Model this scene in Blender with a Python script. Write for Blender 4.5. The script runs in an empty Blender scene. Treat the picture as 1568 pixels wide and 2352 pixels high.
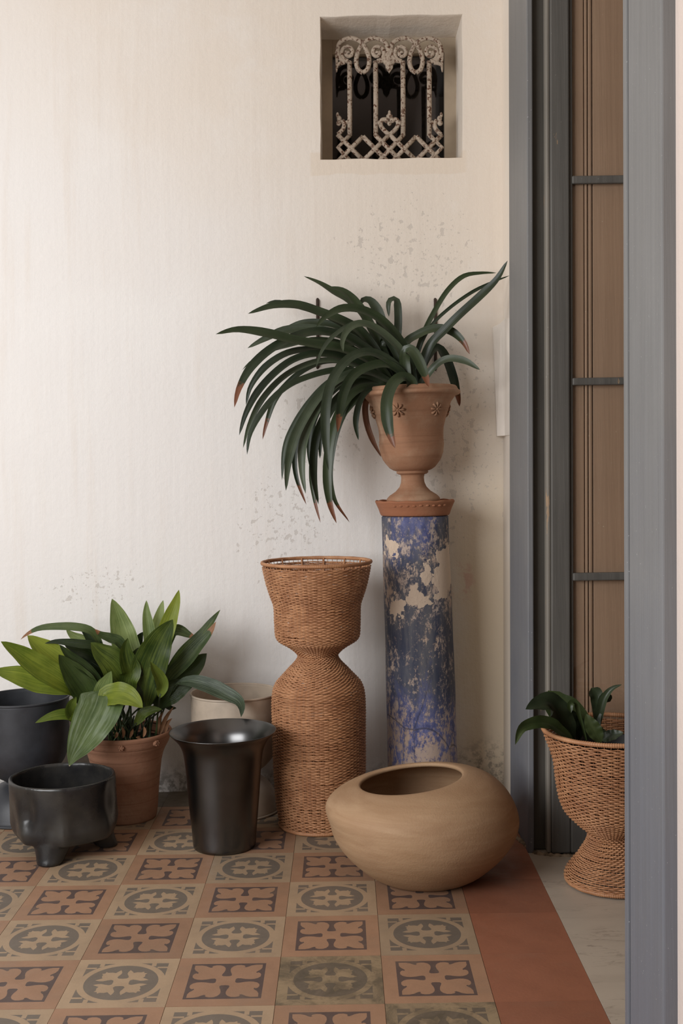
import bpy, bmesh, math, random
from math import sin, cos, pi, sqrt, exp, atan2
from mathutils import Vector, Matrix
from mathutils.geometry import delaunay_2d_cdt

C = bpy.context.scene.collection
scene = bpy.context.scene
# ------------------------------------------------------------------ camera
F, ROLL, CH, CY = 2547.0, 0.0152, 0.9771, -102.6
cr, sr = cos(ROLL), sin(ROLL)
cam = bpy.data.cameras.new('camera')
cam.sensor_fit = 'VERTICAL'
cam.sensor_height = 36.0
cam.lens = F / 2352 * 36.0
cam.shift_y = CY / 2352
cam.clip_start = 0.02
camo = bpy.data.objects.new('camera', cam)
C.objects.link(camo)
R = Matrix(((cr, sr, 0), (0, 0, -1), (-sr, cr, 0)))
camo.matrix_world = Matrix.Translation((0, 0, CH)) @ R.to_4x4()
scene.camera = camo
# ------------------------------------------------------------------ daylight
world = bpy.data.worlds.new('sky')
scene.world = world
world.use_nodes = True
wb = world.node_tree.nodes['Background']
wb.inputs[0].default_value = (1.0, 0.91, 0.80, 1)
wb.inputs[1].default_value = 0.18


def area(name, loc, target, size, size_y, power, col):
    l = bpy.data.lights.new(name, 'AREA')
    l.shape = 'RECTANGLE'
    l.size, l.size_y, l.energy, l.color = size, size_y, power, col
    o = bpy.data.objects.new(name, l)
    C.objects.link(o)
    o.location = loc
    o.rotation_euler = (Vector(target) - Vector(loc)).to_track_quat('-Z', 'Y').to_euler()
    return o


area('courtyard_daylight', (-2.12, 0.55, 1.50), (0.05, 3.3, 0.95), 2.0, 1.6, 97, (0.985, 0.99, 1.0))
# ------------------------------------------------------------------ view
scene.view_settings.view_transform = 'Standard'
scene.view_settings.look = 'None'
scene.view_settings.gamma = 1.0
scene.view_settings.use_curve_mapping = False
scene.view_settings.exposure = 0.0
random.seed(7)


# ------------------------------------------------------------------ helpers
def ray(px, py):
    a = (px - 784) / F
    b = (1176 + CY - py) / F
    return Vector((a * cr + b * sr, 1.0, -a * sr + b * cr))


def at(px, py, Y):
    """point at depth Y seen at photo position px, py"""
    return ray(px, py) * Y + Vector((0, 0, CH))


def zat(px, py, Y):
    return at(px, py, Y).z


def tag(o, label=None, cat=None, group=None, kind=None):
    for k, v in (('label', label), ('category', cat), ('group', group), ('kind', kind)):
        if v:
            o[k] = v
    return o


def empty(name, loc, label=None, cat=None, group=None):
    o = bpy.data.objects.new(name, None)
    o.empty_display_size = 0.05
    o.location = loc
    C.objects.link(o)
    return tag(o, label, cat, group)


def mesh(name, verts, faces, mats, parent=None, smooth=True, idx=None, uvs=None, kind=None, loc=None):
    me = bpy.data.meshes.new(name)
    me.from_pydata([tuple(v) for v in verts], [], faces)
    if not isinstance(mats, (list, tuple)):
        mats = [mats]
    for m in mats:
        me.materials.append(m)
    if idx is not None:
        me.polygons.foreach_set('material_index', idx)
    if smooth:
        me.polygons.foreach_set('use_smooth', [True] * len(me.polygons))
    if uvs is not None:
        uvl = me.uv_layers.new(name='UVMap')
        for lp in me.loops:
            uvl.data[lp.index].uv = uvs[lp.vertex_index]
    me.update()
    o = bpy.data.objects.new(name, me)
    C.objects.link(o)
    if parent:
        o.parent = parent
    if loc:
        o.location = loc
    if kind:
        o['kind'] = kind
    return o


class MB:
    """collects pieces of one mesh"""

    def __init__(s):
        s.v, s.f = [], []

    def add(s, v, f):
        n = len(s.v)
        s.v += [Vector(p) for p in v]
        s.f += [tuple(i + n for i in q) for q in f]
        return s

    def box(s, a, b, lean=0.0):
        (x0, y0, z0), (x1, y1, z1) = a, b
        v = [(x + lean * z, y, z) for z in (z0, z1) for y in (y0, y1) for x in (x0, x1)]
        return s.add(v, [(0, 2, 3, 1), (4, 5, 7, 6), (0, 1, 5, 4), (2, 6, 7, 3), (0, 4, 6, 2), (1, 3, 7, 5)])

    def tube(s, path, rad, sides=8, closed=False, flat=1.0, nrm=None):
        path = [Vector(p) for p in path]
        n = len(path)
        v, f = [], []
        prev = None
        for i, p in enumerate(path):
            if closed:
                t = path[(i + 1) % n] - path[i - 1]
            else:
                t = path[min(i + 1, n - 1)] - path[max(i - 1, 0)]
            t.normalize()
            if nrm is not None:
                a = Vector(nrm)
            elif prev is None:
                a = Vector((0, 0, 1)) if abs(t.z) < 0.9 else Vector((1, 0, 0))
            else:
                a = prev
            a = (a - t * a.dot(t)).normalized()
            prev = a
            b = t.cross(a)
            r = rad(i / max(1, n - 1)) if callable(rad) else rad
            for k in range(sides):
                q = 2 * pi * k / sides
                v.append(p + a * (cos(q) * r * flat) + b * (sin(q) * r))
        m = n if closed else n - 1
        for i in range(m):
            for k in range(sides):
                i2, k2 = (i + 1) % n, (k + 1) % sides
                f.append((i * sides + k, i * sides + k2, i2 * sides + k2, i2 * sides + k))
        if not closed:
            f.append(tuple(range(sides))[::-1])
            f.append(tuple((n - 1) * sides + k for k in range(sides)))
        return s.add(v, f)

    def ball(s, c, r, seg=10, rings=6):
        rx, ry, rz = (r, r, r) if not isinstance(r, (tuple, list)) else r
        v, f = [], []
        for i in range(rings + 1):
            th = pi * i / rings
            for k in range(seg):
                ph = 2 * pi * k / seg
                v.append((c[0] + rx * sin(th) * cos(ph), c[1] + ry * sin(th) * sin(ph), c[2] + rz * cos(th)))
        for i in range(rings):
            for k in range(seg):
                k2 = (k + 1) % seg
                f.append((i * seg + k, (i + 1) * seg + k, (i + 1) * seg + k2, i * seg + k2))
        return s.add(v, f)

    def build(s, name, mats, parent=None, smooth=True, kind=None, loc=None):
        return mesh(name, s.v, s.f, mats, parent, smooth, kind=kind, loc=loc)


def bevel(o, w=0.002, seg=2):
    m = o.modifiers.new('bevel', 'BEVEL')
    m.width, m.segments, m.limit_method = w, seg, 'ANGLE'
    return o


def spline(pts, n):
    """catmull-rom through pts, resampled to n points of about equal spacing"""
    P = [Vector(p) for p in pts]
    if len(P) == 2:
        return [P[0].lerp(P[1], i / (n - 1)) for i in range(n)]
    Q = [P[0] * 2 - P[1]] + P + [P[-1] * 2 - P[-2]]
    out = []
    for i in range(1, len(Q) - 2):
        a, b, c, d = Q[i - 1:i + 3]
        for k in range(12):
            t = k / 12
            out.append(0.5 * ((2 * b) + (c - a) * t + (2 * a - 5 * b + 4 * c - d) * t * t + (3 * b - a - 3 * c + d) * t ** 3))
    out.append(P[-1])
    L = [0.0]
    for i in range(1, len(out)):
        L.append(L[-1] + (out[i] - out[i - 1]).length)
    res, j = [], 0
    for k in range(n):
        s = L[-1] * k / (n - 1)
        while j < len(L) - 2 and L[j + 1] < s:
            j += 1
        t = (s - L[j]) / max(1e-9, L[j + 1] - L[j])
        res.append(out[j].lerp(out[j + 1], min(1, max(0, t))))
    return res


def lathe_data(prof, seg=64, fn=None):
    v, f = [], []
    n = len(prof)
    for i, (r, z) in enumerate(prof):
        for k in range(seg):
            q = 2 * pi * k / seg
            p = Vector((r * cos(q), r * sin(q), z))
            v.append(fn(p, q, i / (n - 1)) if fn else p)
    for i in range(n - 1):
        for k in range(seg):
            k2 = (k + 1) % seg
            f.append((i * seg + k, i * seg + k2, (i + 1) * seg + k2, (i + 1) * seg + k))
    if prof[0][0] > 1e-5:
        f.append(tuple(range(seg))[::-1])
    if prof[-1][0] > 1e-5:
        f.append(tuple((n - 1) * seg + k for k in range(seg)))
    return v, f


def smooth_prof(prof, n):
    return [(max(0.0, p.x), p.y) for p in spline([(r, z, 0) for r, z in prof], n)]


def shell(outer, thick, floor_z):
    """outer profile base->rim; adds a rounded lip, an inner wall and an inside floor"""
    inner = []
    n = len(outer)
    for i in range(n - 1, -1, -1):
        a = outer[max(0, i - 1)]
        b = outer[min(n - 1, i + 1)]
        t = Vector((b[0] - a[0], b[1] - a[1])).normalized()
        r, z = outer[i][0] - t.y * thick, outer[i][1] + t.x * thick
        if z > floor_z and r > 0.004:
            inner.append((r, z))
    lip = []
    if inner:
        o, q = Vector(outer[-1]), Vector(inner[0])
        m = (o + q) / 2
        d = Vector((outer[-1][0] - outer[-2][0], outer[-1][1] - outer[-2][1])).normalized()
        for k in (1, 2, 3):
            an = pi * k / 4
            p = m + (o - m) * cos(an) + d * (thick / 2) * sin(an)
            lip.append((p.x, p.y))
    inner.append((max(0.002, inner[-1][0] * 0.8), floor_z))
    inner.append((0.0, floor_z))
    return [(0.0, outer[0][1])] + outer + lip + inner


# ------------------------------------------------------------------ materials
class NT:
    def __init__(s, name, rough=0.6, spec=0.5, metal=0.0):
        s.m = bpy.data.materials.new(name)
        s.m.use_nodes = True
        s.t = s.m.node_tree
        s.n = s.t.nodes
        s.b = s.n['Principled BSDF']
        s.b.inputs['Roughness'].default_value = rough
        s.b.inputs['Specular IOR Level'].default_value = spec
        s.b.inputs['Metallic'].default_value = metal
        s.tc = s.n.new('ShaderNodeTexCoord')

    def link(s, a, b):
        s.t.links.new(a, b)

    def val(s, sock, v):
        if hasattr(v, 'is_linked'):
            s.link(v, sock)
        elif isinstance(v, (tuple, list)):
            sock.default_value = (*v, 1) if len(v) == 3 and sock.type == 'RGBA' else v
        else:
            sock.default_value = v

    def mapping(s, scale=(1, 1, 1), src='Object', loc=(0, 0, 0)):
        mp = s.n.new('ShaderNodeMapping')
        mp.inputs['Scale'].default_value = scale
        mp.inputs['Location'].default_value = loc
        s.link(s.tc.outputs[src], mp.inputs['Vector'])
        return mp.outputs[0]

    def noise(s, scale, detail=4, rough=0.55, vec=None, dist=0.0):
        nd = s.n.new('ShaderNodeTexNoise')
        nd.inputs['Scale'].default_value = scale
        nd.inputs['Detail'].default_value = detail
        nd.inputs['Roughness'].default_value = rough
        nd.inputs['Distortion'].default_value = dist
        s.link(vec if vec is not None else s.tc.outputs['Object'], nd.inputs['Vector'])
        return nd.outputs['Fac']

    def voronoi(s, scale, vec=None, feature='F1', rand=1.0):
        nd = s.n.new('ShaderNodeTexVoronoi')
        nd.feature = feature
        nd.inputs['Scale'].default_value = scale
        nd.inputs['Randomness'].default_value = rand
        s.link(vec if vec is not None else s.tc.outputs['Object'], nd.inputs['Vector'])
        return nd.outputs['Distance']

    def ramp(s, fac, a, b, lo=0.0, hi=1.0):
        nd = s.n.new('ShaderNodeMapRange')
        nd.interpolation_type = 'SMOOTHSTEP'
        s.val(nd.inputs['Value'], fac)
        nd.inputs['From Min'].default_value, nd.inputs['From Max'].default_value = a, b
        nd.inputs['To Min'].default_value, nd.inputs['To Max'].default_value = lo, hi
        return nd.outputs[0]

    def math(s, op, a, b=0.0, c=None):
        nd = s.n.new('ShaderNodeMath')
        nd.operation = op
        s.val(nd.inputs[0], a)
        s.val(nd.inputs[1], b)
        if c is not None:
            s.val(nd.inputs[2], c)
        return nd.outputs[0]

    def mix(s, fac, a, b, mode='MIX'):
        nd = s.n.new('ShaderNodeMix')
        nd.data_type = 'RGBA'
        nd.blend_type = mode
        s.val(nd.inputs[0], fac)
        s.val(nd.inputs[6], a)
        s.val(nd.inputs[7], b)
        return nd.outputs[2]

    def xyz(s, src='Object'):
        nd = s.n.new('ShaderNodeSeparateXYZ')
        s.link(s.tc.outputs[src], nd.inputs[0])
        return nd.outputs

    def rand(s):
        return s.n.new('ShaderNodeObjectInfo').outputs['Random']

    def color(s, c):
        s.val(s.b.inputs['Base Color'], c)
        return s

    def rough(s, r):
        s.val(s.b.inputs['Roughness'], r)
        return s

    def bump(s, h, strength=0.3, dist=0.01):
        nd = s.n.new('ShaderNodeBump')
        nd.inputs['Strength'].default_value = strength
        nd.inputs['Distance'].default_value = dist
        s.link(h, nd.inputs['Height'])
        s.link(nd.outputs[0], s.b.inputs['Normal'])
        return s

    def blob(s, xyz, cx, cz, rx, rz):
        """soft spot on a wall around x, z"""
        a = s.math('MULTIPLY', s.math('SUBTRACT', xyz[0], cx), 1 / rx)
        b = s.math('MULTIPLY', s.math('SUBTRACT', xyz[2], cz), 1 / rz)
        d = s.math('ADD', s.math('MULTIPLY', a, a), s.math('MULTIPLY', b, b))
        return s.ramp(d, 0.0, 1.0, 1.0, 0.0)


def m_wall(name, kind):
    t = NT(name, 0.85, 0.2)
    x = t.xyz()
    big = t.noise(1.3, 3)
    # uneven limewash, with warm bounce high right and cool daylight low left painted in
    tone_light = t.math('ADD', t.math('ADD', t.math('MULTIPLY', x[0], 0.45), t.math('MULTIPLY', x[2], 0.42)), t.math('MULTIPLY', big, 0.9))
    col = t.mix(t.ramp(tone_light, 0.55, 1.55), (0.80, 0.775, 0.75), (0.775, 0.695, 0.605))
    streak = t.noise(1.0, 5, 0.6, t.mapping((26, 26, 1.4)))
    col = t.mix(t.ramp(streak, 0.5, 0.75, 0, 0.35), col, (0.72, 0.64, 0.56))
    col = t.mix(t.ramp(t.noise(2.2, 6, 0.7), 0.45, 0.75, 0, 0.5), col, (0.84, 0.82, 0.79))
    grain = t.noise(60, 5, 0.65)
    if kind == 'back':
        n2 = t.noise(5, 6, 0.7)
        # bare ochre plaster low in the right corner
        ox = t.ramp(t.math('ADD', x[0], t.math('MULTIPLY', n2, 0.22)), 0.30, 0.52)
        oz = t.ramp(t.math('ADD', x[2], t.math('MULTIPLY', n2, 0.45)), 0.75, 1.75, 1.0, 0.0)
        och = t.math('MULTIPLY', t.math('MULTIPLY', ox, oz), 0.9)
        col = t.mix(och, col, (0.70, 0.585, 0.43))
        # flaked paint, thickest in a few places
        reg = t.blob(x, -0.17, 0.80, 0.24, 0.30)
        for b in ((0.22, 1.62, 0.32, 0.30), (0.32, 1.05, 0.30, 0.55), (-0.05, 1.12, 0.22, 0.25), (-0.75, 0.62, 0.25, 0.1)):
            reg = t.math('MAXIMUM', reg, t.blob(x, *b))
        fl = t.noise(52, 3, 0.5)
        thr = t.math('SUBTRACT', 0.80, t.math('MULTIPLY', reg, 0.19))
        flake = t.ramp(t.math('SUBTRACT', fl, thr), -0.01, 0.03)
        fine = t.noise(110, 2, 0.5)
        thr2 = t.math('SUBTRACT', 0.86, t.math('MULTIPLY', reg, 0.21))
        flake2 = t.ramp(t.math('SUBTRACT', fine, thr2), 0.0, 0.02)
        flake = t.math('MAXIMUM', flake, flake2)
        col = t.mix(t.math('MULTIPLY', flake, 0.5), col, (0.50, 0.455, 0.41))
        pz = t.math('ADD', x[2], t.math('MULTIPLY', t.math('SUBTRACT', t.noise(9, 4), 0.5), 0.035))
        px_m = t.math('MULTIPLY', t.ramp(x[0], -0.085, -0.075), t.ramp(x[0], 0.385, 0.40, 1, 0))
        pm = t.math('MULTIPLY', px_m, t.math('MULTIPLY', t.ramp(pz, 1.866, 1.870), t.ramp(x[2], 1.93, 1.94, 1, 0)))
        col = t.mix(t.math('MULTIPLY', pm, 0.7), col, (0.74, 0.64, 0.53))
        # damp and dirt along the foot of the wall
        low = t.ramp(t.math('SUBTRACT', x[2], t.math('MULTIPLY', n2, 0.10)), -0.05, 0.05, 1, 0)
        mould = t.math('MULTIPLY', t.blob(x, 0.43, 0.03, 0.15, 0.14), t.ramp(t.noise(40, 6, 0.75), 0.45, 0.62, 0, 0.8))
        spots = t.math('MULTIPLY', low, t.ramp(t.noise(45, 5, 0.7), 0.40, 0.62))
        col = t.mix(t.math('MULTIPLY', t.math('MAXIMUM', spots, mould), 0.8), col, (0.16, 0.14, 0.12))
        # pinkish scrape beside the pillar
        scr = t.math('MULTIPLY', t.blob(x, 0.36, 0.63, 0.05, 0.08), t.ramp(t.noise(22, 4), 0.5, 0.6))
        col = t.mix(t.math('MULTIPLY', scr, 0.6), col, (0.62, 0.36, 0.30))
        h = t.math('SUBTRACT', t.math('ADD', grain, t.math('MULTIPLY', streak, 1.2)), t.math('MULTIPLY', flake, 0.8))
    else:
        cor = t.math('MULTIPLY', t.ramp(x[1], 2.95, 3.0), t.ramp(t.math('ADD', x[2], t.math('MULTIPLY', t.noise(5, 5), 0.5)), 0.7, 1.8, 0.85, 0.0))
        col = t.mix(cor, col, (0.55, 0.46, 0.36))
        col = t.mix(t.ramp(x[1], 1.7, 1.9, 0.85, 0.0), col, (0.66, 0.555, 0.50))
        h = t.math('ADD', grain, streak)
    t.color(col).bump(h, 0.26, 0.006)
    return t.m


def m_plain(name, c, rough=0.6, spec=0.4, var=0.12, scale=12, metal=0.0, bump=0.0, bscale=80):
    t = NT(name, rough, spec, metal)
    n = t.noise(scale, 5)
    d = tuple(k * (1 - var * 2) for k in c)
    e = tuple(min(1, k * (1 + var)) for k in c)
    t.color(t.mix(t.ramp(n, 0.3, 0.7), d, e))
    if bump:
        t.bump(t.noise(bscale, 4), bump, 0.004)
    return t.m


def m_cement(name, c, dirty=0.0):
    t = NT(name, 0.52, 0.35)
    n = t.noise(14, 6, 0.65)
    col = t.mix(t.ramp(n, 0.3, 0.75, 0, 0.5), c, tuple(k * 0.72 for k in c))
    wear = t.noise(5.0, 6, 0.7, dist=0.5)
    col = t.mix(t.ramp(wear, 0.48, 0.72, 0, 0.35), col, (0.23, 0.165, 0.115))
    sp = t.noise(420, 2, 0.5)
    col = t.mix(t.ramp(sp, 0.62, 0.72, 0, 0.25), col, tuple(min(1, k * 1.7) for k in c))
    tint = t.mix(t.rand(), (0.86, 0.86, 0.86), (1.06, 1.04, 1.02))
    col = t.mix(1.0, col, tint, 'MULTIPLY')
    if dirty:
        g = t.noise(16, 7, 0.75, dist=0.6)
        col = t.mix(t.ramp(g, 0.38, 0.66, 0.25 * dirty, dirty), col, (0.085, 0.068, 0.045))
    t.color(col)
    t.rough(t.ramp(t.noise(20, 4), 0.3, 0.7, 0.42, 0.6))
    t.bump(t.noise(160, 4), 0.12, 0.002)
    return t.m


CREAM, OLIVE, TERRA, PLUM = (0.375, 0.270, 0.175), (0.160, 0.132, 0.105), (0.335, 0.195, 0.120), (0.100, 0.068, 0.060)
M = {}
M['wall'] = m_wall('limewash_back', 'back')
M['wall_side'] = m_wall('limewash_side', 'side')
M['cream'] = m_cement('cement_cream', CREAM)
M['olive'] = m_cement('cement_olive', OLIVE)
M['terra'] = m_cement('cement_terracotta', TERRA)
M['plum'] = m_cement('cement_plum', PLUM)
M['cream_d'] = m_cement('cement_cream_soiled', (0.34, 0.25, 0.15), 0.85)
M['olive_d'] = m_cement('cement_olive_soiled', (0.15, 0.12, 0.09), 0.85)
M['border'] = m_cement('cement_border_red', (0.29, 0.115, 0.065))
M['grout'] = m_plain('grout', (0.23, 0.165, 0.105), 0.9, 0.1, 0.3, 30)


def m_marble():
    t = NT('marble', 0.38, 0.4)
    w = t.noise(3.4, 6, 0.62, t.mapping((0.7, 3.4, 1.0)), 0.5)
    line = t.math('ABSOLUTE', t.math('SUBTRACT', w, 0.5))
    mask = t.ramp(t.noise(5.5, 4), 0.42, 0.66)
    w2 = t.noise(6, 5, 0.6, t.mapping((0.7, 2.6, 1.0), loc=(4, 2, 0)), 0.8)
    line2 = t.ramp(t.math('ABSOLUTE', t.math('SUBTRACT', w2, 0.52)), 0.0, 0.012, 0.5, 0.0)
    vein = t.math('MAXIMUM', t.math('MULTIPLY', t.ramp(line, 0.0, 0.013, 0.75, 0.0), mask), t.math('MULTIPLY', line2, t.math('SUBTRACT', 1.0, mask)))
    col = t.mix(vein, (0.45, 0.385, 0.31), (0.19, 0.15, 0.12))
    col = t.mix(t.ramp(t.noise(2.0, 5, 0.6, t.mapping((1.0, 4.0, 1.0))), 0.45, 0.7, 0, 0.5), col, (0.33, 0.275, 0.22))
    col = t.mix(t.ramp(t.noise(7, 5), 0.4, 0.7, 0, 0.5), col, (0.40, 0.34, 0.28))
    t.color(col).bump(t.noise(90, 3), 0.06, 0.002)
    return t.m


M['marble'] = m_marble()


def m_paint(name, c, chip, amount, streaks=0.25, low=None):
    """old oil paint on wood: grain, brush streaks and chips"""
    t = NT(name, 0.55, 0.35)
    g = t.noise(1.0, 6, 0.6, t.mapping((60, 60, 2.0)))
    base = c
    if low:      # bluer towards the bottom
        base = t.mix(t.ramp(t.math('ADD', t.xyz()[2], t.math('MULTIPLY', t.noise(4, 4), 0.8)), 0.55, 1.65, 0.9, 0.0), c, low)
    col = t.mix(t.ramp(g, 0.35, 0.7, 0, streaks), base, tuple(k * 0.6 for k in c))
    col = t.mix(t.ramp(t.noise(3.0, 4), 0.4, 0.7, 0, 0.35), col, tuple(min(1, k * 1.25) for k in c))
    ch = t.noise(1.0, 6, 0.7, t.mapping((38, 38, 7.0)))
    k = t.ramp(ch, 0.76 - amount, 0.78 - amount)
    col = t.mix(k, col, chip)
    col = t.mix(t.ramp(t.noise(240, 1), 0.76, 0.79, 0, 0.6), col, tuple(min(1, k * 3) for k in c))
    t.color(col)
    t.bump(t.math('SUBTRACT', g, t.math('MULTIPLY', k, 0.6)), 0.35, 0.004)
    return t.m


M['casing'] = m_paint('blue_grey_paint', (0.19, 0.188, 0.186), (0.22, 0.19, 0.15), 0.0, 0.25, (0.158, 0.168, 0.198))
M['leaf_paint'] = m_paint('worn_grey_paint', (0.115, 0.108, 0.097), (0.30, 0.20, 0.12), 0.095, 0.5)
M['post_paint'] = m_paint('dark_worn_paint', (0.095, 0.087, 0.074), (0.24, 0.17, 0.11), 0.085, 0.5)
M['worn_edge'] = m_paint('worn_edge_paint', (0.22, 0.20, 0.17), (0.36, 0.25, 0.16), 0.13, 0.5)
M['beige_paint'] = m_paint('beige_shutter_paint', (0.52, 0.375, 0.27), (0.12, 0.06, 0.03), 0.0, 0.08)
M['frame_paint'] = m_plain('window_frame_paint', (0.46, 0.37, 0.27), 0.6, 0.3, 0.1, 6)
M['white_paint'] = m_plain('white_plaster', (0.76, 0.70, 0.63), 0.7, 0.3, 0.05, 6, bump=0.1)
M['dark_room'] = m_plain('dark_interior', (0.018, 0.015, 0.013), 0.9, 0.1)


def m_glass(name, tint=0.9):
    m = bpy.data.materials.new(name)
    m.use_nodes = True
    t = m.node_tree
    t.nodes.clear()
    out = t.nodes.new('ShaderNodeOutputMaterial')
    mx = t.nodes.new('ShaderNodeMixShader')
    lw = t.nodes.new('ShaderNodeLayerWeight')
    pw = t.nodes.new('ShaderNodeMath')
    pw.operation = 'POWER'
    pw.inputs[1].default_value = 4.0
    t.links.new(lw.outputs['Facing'], pw.inputs[0])
    fr = t.nodes.new('ShaderNodeMath')
    fr.operation = 'MULTIPLY_ADD'
    fr.inputs[1].default_value, fr.inputs[2].default_value = 0.7, 0.04
    t.links.new(pw.outputs[0], fr.inputs[0])
    tr = t.nodes.new('ShaderNodeBsdfTransparent')
    tr.inputs[0].default_value = (tint, tint * 0.98, tint * 0.96, 1)
    gl = t.nodes.new('ShaderNodeBsdfGlossy')
    gl.inputs['Roughness'].default_value = 0.03
    t.links.new(fr.outputs[0], mx.inputs[0])
    t.links.new(tr.outputs[0], mx.inputs[1])
    t.links.new(gl.outputs[0], mx.inputs[2])
    t.links.new(mx.outputs[0], out.inputs[0])
    return m


M['glass'] = m_glass('window_glass')


def m_rust(name, c, rust, amt):
    t = NT(name, 0.75, 0.3)
    n = t.noise(130, 4, 0.6)
    col = t.mix(t.ramp(n, 0.58 - amt, 0.64 - amt), c, rust)
    col = t.mix(t.ramp(t.noise(30, 3), 0.4, 0.7, 0, 0.4), col, tuple(k * 0.6 for k in c))
    t.color(col).bump(n, 0.5, 0.004)
    return t.m


M['grille'] = m_rust('flaking_iron_paint', (0.42, 0.34, 0.265), (0.11, 0.05, 0.028), 0.05)
M['iron'] = m_rust('rusty_iron', (0.055, 0.035, 0.026), (0.02, 0.012, 0.01), 0.0)


def m_terracotta(name, c, pale, amt, bands=0.0):
    t = NT(name, 0.8, 0.25)
    n = t.noise(7, 6, 0.65)
    col = t.mix(t.ramp(n, 0.5 - amt, 0.75 - amt, 0, 0.8), c, pale)
    g = t.noise(1.0, 5, 0.6, t.mapping((4, 4, 90)))
    col = t.mix(t.ramp(g, 0.45, 0.75, 0, 0.45), col, tuple(k * 0.62 for k in c))
    if bands:
        fl = t.noise(30, 3, 0.6)
        col = t.mix(t.ramp(fl, 0.62, 0.66, 0, bands), col, tuple(k * 0.7 for k in c))
    t.color(col).bump(t.math('ADD', t.noise(120, 4), g), 0.25, 0.003)
    return t.m


M['urn'] = m_terracotta('urn_terracotta', (0.34, 0.175, 0.10), (0.43, 0.285, 0.185), 0.08)
M['saucer'] = m_terracotta('saucer_terracotta', (0.33, 0.135, 0.07), (0.36, 0.18, 0.10), 0.0)
M['pot'] = m_terracotta('pot_terracotta', (0.29, 0.145, 0.088), (0.37, 0.225, 0.15), 0.06, 0.3)


def pot_marks(m):
    """faint rectangular tape marks round a thrown pot"""
    n, lk = m.node_tree.nodes, m.node_tree.links
    b = n['Principled BSDF']
    tc = n.new('ShaderNodeTexCoord')
    sp = n.new('ShaderNodeSeparateXYZ')
    at2 = n.new('ShaderNodeMath')
    at2.operation = 'ARCTAN2'
    cb = n.new('ShaderNodeCombineXYZ')
    br = n.new('ShaderNodeTexBrick')
    br.inputs['Scale'].default_value = 1.0
    br.inputs['Brick Width'].default_value = 0.62
    br.inputs['Row Height'].default_value = 0.058
    br.inputs['Mortar Size'].default_value = 0.0016
    br.inputs['Color1'].default_value = (1, 1, 1, 1)
    br.inputs['Color2'].default_value = (0.86, 0.84, 0.82, 1)
    br.inputs['Mortar'].default_value = (0.66, 0.6, 0.56, 1)
    mx = n.new('ShaderNodeMix')
    mx.data_type, mx.blend_type = 'RGBA', 'MULTIPLY'
    mx.inputs[0].default_value = 0.5
    lk.new(tc.outputs['Object'], sp.inputs[0])
    lk.new(sp.outputs[1], at2.inputs[0])
    lk.new(sp.outputs[0], at2.inputs[1])
    lk.new(at2.outputs[0], cb.inputs[0])
    lk.new(sp.outputs[2], cb.inputs[1])
    lk.new(cb.outputs[0], br.inputs['Vector'])
    src = b.inputs['Base Color'].links[0].from_socket
    lk.new(src, mx.inputs[6])
    lk.new(br.outputs['Color'], mx.inputs[7])
    lk.new(mx.outputs[2], b.inputs['Base Color'])


pot_marks(M['pot'])


def m_bowl():
    t = NT('sand_stoneware', 0.68, 0.3)
    g = t.noise(1.0, 6, 0.62, t.mapping((5, 5, 42)), 0.6)
    n = t.noise(5, 5)
    col = t.mix(t.ramp(g, 0.25, 0.8), (0.33, 0.20, 0.11), (0.43, 0.285, 0.17))
    col = t.mix(t.ramp(n, 0.45, 0.75, 0, 0.4), col, (0.27, 0.15, 0.085))
    t.color(col).bump(t.math('ADD', t.noise(220, 3, 0.6), t.math('MULTIPLY', g, 0.6)), 0.25, 0.003)
    return t.m


M['bowl'] = m_bowl()


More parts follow.
